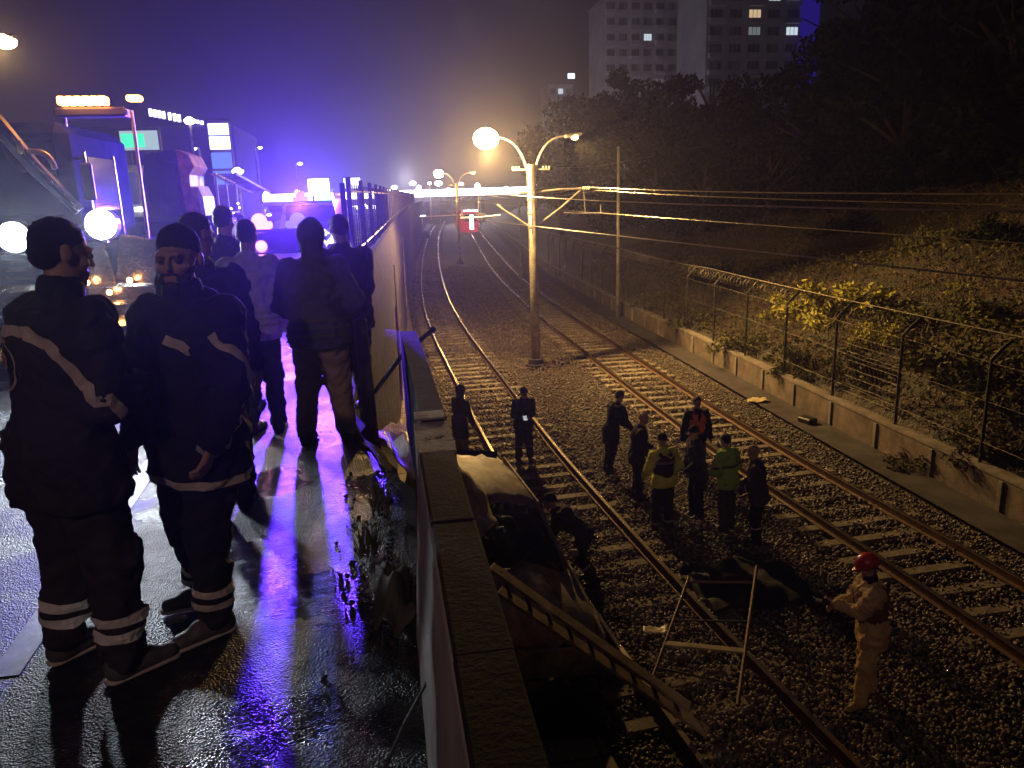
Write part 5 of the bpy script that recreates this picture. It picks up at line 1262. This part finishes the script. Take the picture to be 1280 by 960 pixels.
# trees
def tree_proto(k):
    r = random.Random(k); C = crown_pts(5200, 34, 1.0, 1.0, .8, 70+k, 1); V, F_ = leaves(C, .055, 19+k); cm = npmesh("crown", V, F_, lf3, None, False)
    b = MB().tube([(0, 0, -1.9), (.03, 0, -1.0), (0, .02, -.1), (.02, 0, .5)], [.085, .06, .045, .015], 7)
    for q in range(8):
        a = r.uniform(0, 6.28); z = r.uniform(-.7, .1); b.tube([(0, 0, z), (math.cos(a)*.35, math.sin(a)*.35, z+.3), (math.cos(a)*.75, math.sin(a)*.75, z+r.uniform(.4, .7))], [.03, .018, .005], 5, False)
    return cm, b.build("trunk", bark)
tps = [tree_proto(k) for k in range(3)]; used = [False]*3
tspec = [(700, 200, 75, 5.0), (745, 165, 88, 6.5), (790, 160, 78, 6.5), (840, 190, 66, 6.0), (890, 150, 74, 6.5), (930, 200, 55, 5.5), (985, 170, 62, 6.5), (1040, 200, 48, 5.5), (1075, 120, 60, 7.5), (1130, 190, 42, 5.5), (1170, 100, 52, 8), (1215, 190, 40, 5.5), (1270, 90, 44, 7.5), (1290, 200, 35, 5), (960, 235, 44, 3.6), (880, 245, 48, 3.8), (820, 240, 58, 4.2), (1100, 250, 38, 3.4), (760, 250, 66, 4.2), (700, 235, 90, 4.5), (1180, 20, 60, 8), (1260, 10, 56, 8), (1085, 40, 66, 7)]
words = ["broad dark tree", "ragged dark tree", "rounded dark tree"]
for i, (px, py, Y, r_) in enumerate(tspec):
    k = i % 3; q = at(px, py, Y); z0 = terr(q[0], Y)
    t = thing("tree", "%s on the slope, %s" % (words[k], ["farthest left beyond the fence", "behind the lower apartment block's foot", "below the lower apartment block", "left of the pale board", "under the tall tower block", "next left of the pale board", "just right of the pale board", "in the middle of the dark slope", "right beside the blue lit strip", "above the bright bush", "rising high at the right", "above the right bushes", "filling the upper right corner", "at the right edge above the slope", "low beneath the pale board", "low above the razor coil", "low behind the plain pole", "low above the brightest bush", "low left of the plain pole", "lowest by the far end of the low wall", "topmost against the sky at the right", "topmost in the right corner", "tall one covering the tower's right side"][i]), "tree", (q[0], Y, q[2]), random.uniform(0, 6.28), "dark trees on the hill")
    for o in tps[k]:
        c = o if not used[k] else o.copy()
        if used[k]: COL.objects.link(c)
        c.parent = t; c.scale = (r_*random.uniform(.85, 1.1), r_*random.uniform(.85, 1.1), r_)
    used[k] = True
    tr_ = [c for c in t.children if c.name.startswith("trunk")]
    for c in tr_:
        if q[2]-z0 > r_*1.2: c.scale.z = max(r_, (q[2]-z0)/1.85)

# ------------------------------------------------------------------ lights
SOD = (1.0, .60, .20)
lamp("sodium_light_main", (5.16-1.5, 25.75, GZ+7.25), SOD, 4300, .12)
lamp("sodium_light_right", (5.16+1.5, 26.3, GZ+7.55), SOD, 5000, .12, 112, (15.5, 20, -4.2), .6)
for s in (-1, 1): lamp("sodium_light_far", (6.86+s*1.5, 68.8, GZ+7.5), SOD, 1800 if s < 0 else 250, .15)
lamp("left_street_light", (q8[0], 19.8, q8[2]-.35), SOD, 500, .15)
nl = thing("street_lamp", "added unseen street lamp behind the viewpoint, filling light onto the foreground", "street lamp", (-5.5, -9, 0), 0, "street lamps along the road")  # added unseen lamp, lights the foreground figures from behind the viewpoint
MB().tube([(0, 0, 0), (0, 0, 7.6), (.5, 0, 8.1), (1.5, 0, 8.2)], [.1, .07, .05, .04], 8).build("pole", galv, nl); nh = MB().box((1.7, 0, 8.2), (.6, .26, .12), None, .03).build("lamp_head", blk, nl); MB().sphere((1.7, 0, 8.12), .15, 10, (1.3, .8, .4)).build("lamp_glass", E("added street lamp glass", (1, .7, .5), 30), nh, True)
lamp("added_fill_light", (-3.8, -9, 7.9), (1.0, .66, .56), 620, .15, 62, (-2.2, 6, 0), .8)  # fill light of the added lamp
tgt = (-3.3, 0, -1.2)
lamp("flood_light_left", (-3.55-.28, 9.3-.24, 1.50), (.75, .88, 1.0), 400, .11, 100, (-2.6, 0, 1.6), .8)
lamp("flood_light_right", (-3.55+.60, 9.3-.24, 1.60), (.8, .85, 1.0), 360, .11, 100, (-1.6, 0, 1.6), .8)
lamp("amber_light", (-3.1, 9.55, 3.1), (1, .35, .05), 25, .2)
lamp("pink_strobe_light", (-2.08, 14.2, 1.65), (1.0, .30, .5), 110, .1, 110, (-1.8, 0, 2.6), 1.0)
lamp("blue_strobe_light", (-1.3, 14.2, 1.75), (.10, .03, 1.0), 15500, .12, 88, (-4.2, 0, 4.6), 1.0)
lamp("blue_strobe_spill", (-1.3, 14.3, 1.7), (.15, .06, 1.0), 60, .12)
lamp("cyan_strobe_light", (-1.35, 22.2, 2.05), (.12, .15, 1.0), 2000, .12, 90, (-4.0, 0, 5.5), 1.0)
lamp("bridge_light", (6, 160, 5), (.9, .85, 1.0), 9000, 2)
lamp("station_light", (4, 112, -1.6), (.95, .8, .7), 1500, .5)

lamp("added_tower_light", (40, 110, 14), (.8, .78, 1.0), 3200, 1.0, 70, (62, 160, 26), .8)  # added unseen lamp that brightens the tower facade
lamp("added_tower_light_left", (40, 150, 22), (.8, .78, 1.0), 2200, 1.0, 80, (62, 198, 30), .8)  # second added lamp, brightens the lower block
# ------------------------------------------------------------------ haze
hb = MB().box((0, 0, 0), (830, 450, 110)).build("haze", None, loc=(0, 185, GZ-1.7+55)); hb["kind"] = "stuff"
hmt = bpy.data.materials.new("night haze"); hmt.use_nodes = True; nt = hmt.node_tree; nt.nodes.clear()
pv = nt.nodes.new("ShaderNodeVolumePrincipled"); o_ = nt.nodes.new("ShaderNodeOutputMaterial"); nt.links.new(pv.outputs[0], o_.inputs["Volume"])
pv.inputs["Color"].default_value = (.9, .9, .92, 1); pv.inputs["Density"].default_value = .0013; pv.inputs["Anisotropy"].default_value = .8
hb.data.materials.append(hmt)

# ------------------------------------------------------------------ render settings
scene.view_settings.view_transform = 'Standard'; scene.view_settings.look = 'None'; scene.view_settings.exposure = 0.0; scene.view_settings.gamma = 1.0
scene.render.engine = 'CYCLES'
cy = scene.cycles
cy.use_denoising = True; cy.denoiser = 'OPENIMAGEDENOISE'; cy.max_bounces = 5; cy.diffuse_bounces = 2; cy.glossy_bounces = 3; cy.transmission_bounces = 2; cy.volume_bounces = 0
cy.sample_clamp_indirect = 3; cy.caustics_reflective = False; cy.caustics_refractive = False; cy.use_light_tree = True
cy.use_adaptive_sampling = True; cy.adaptive_threshold = .02
bpy.context.view_layer.update()
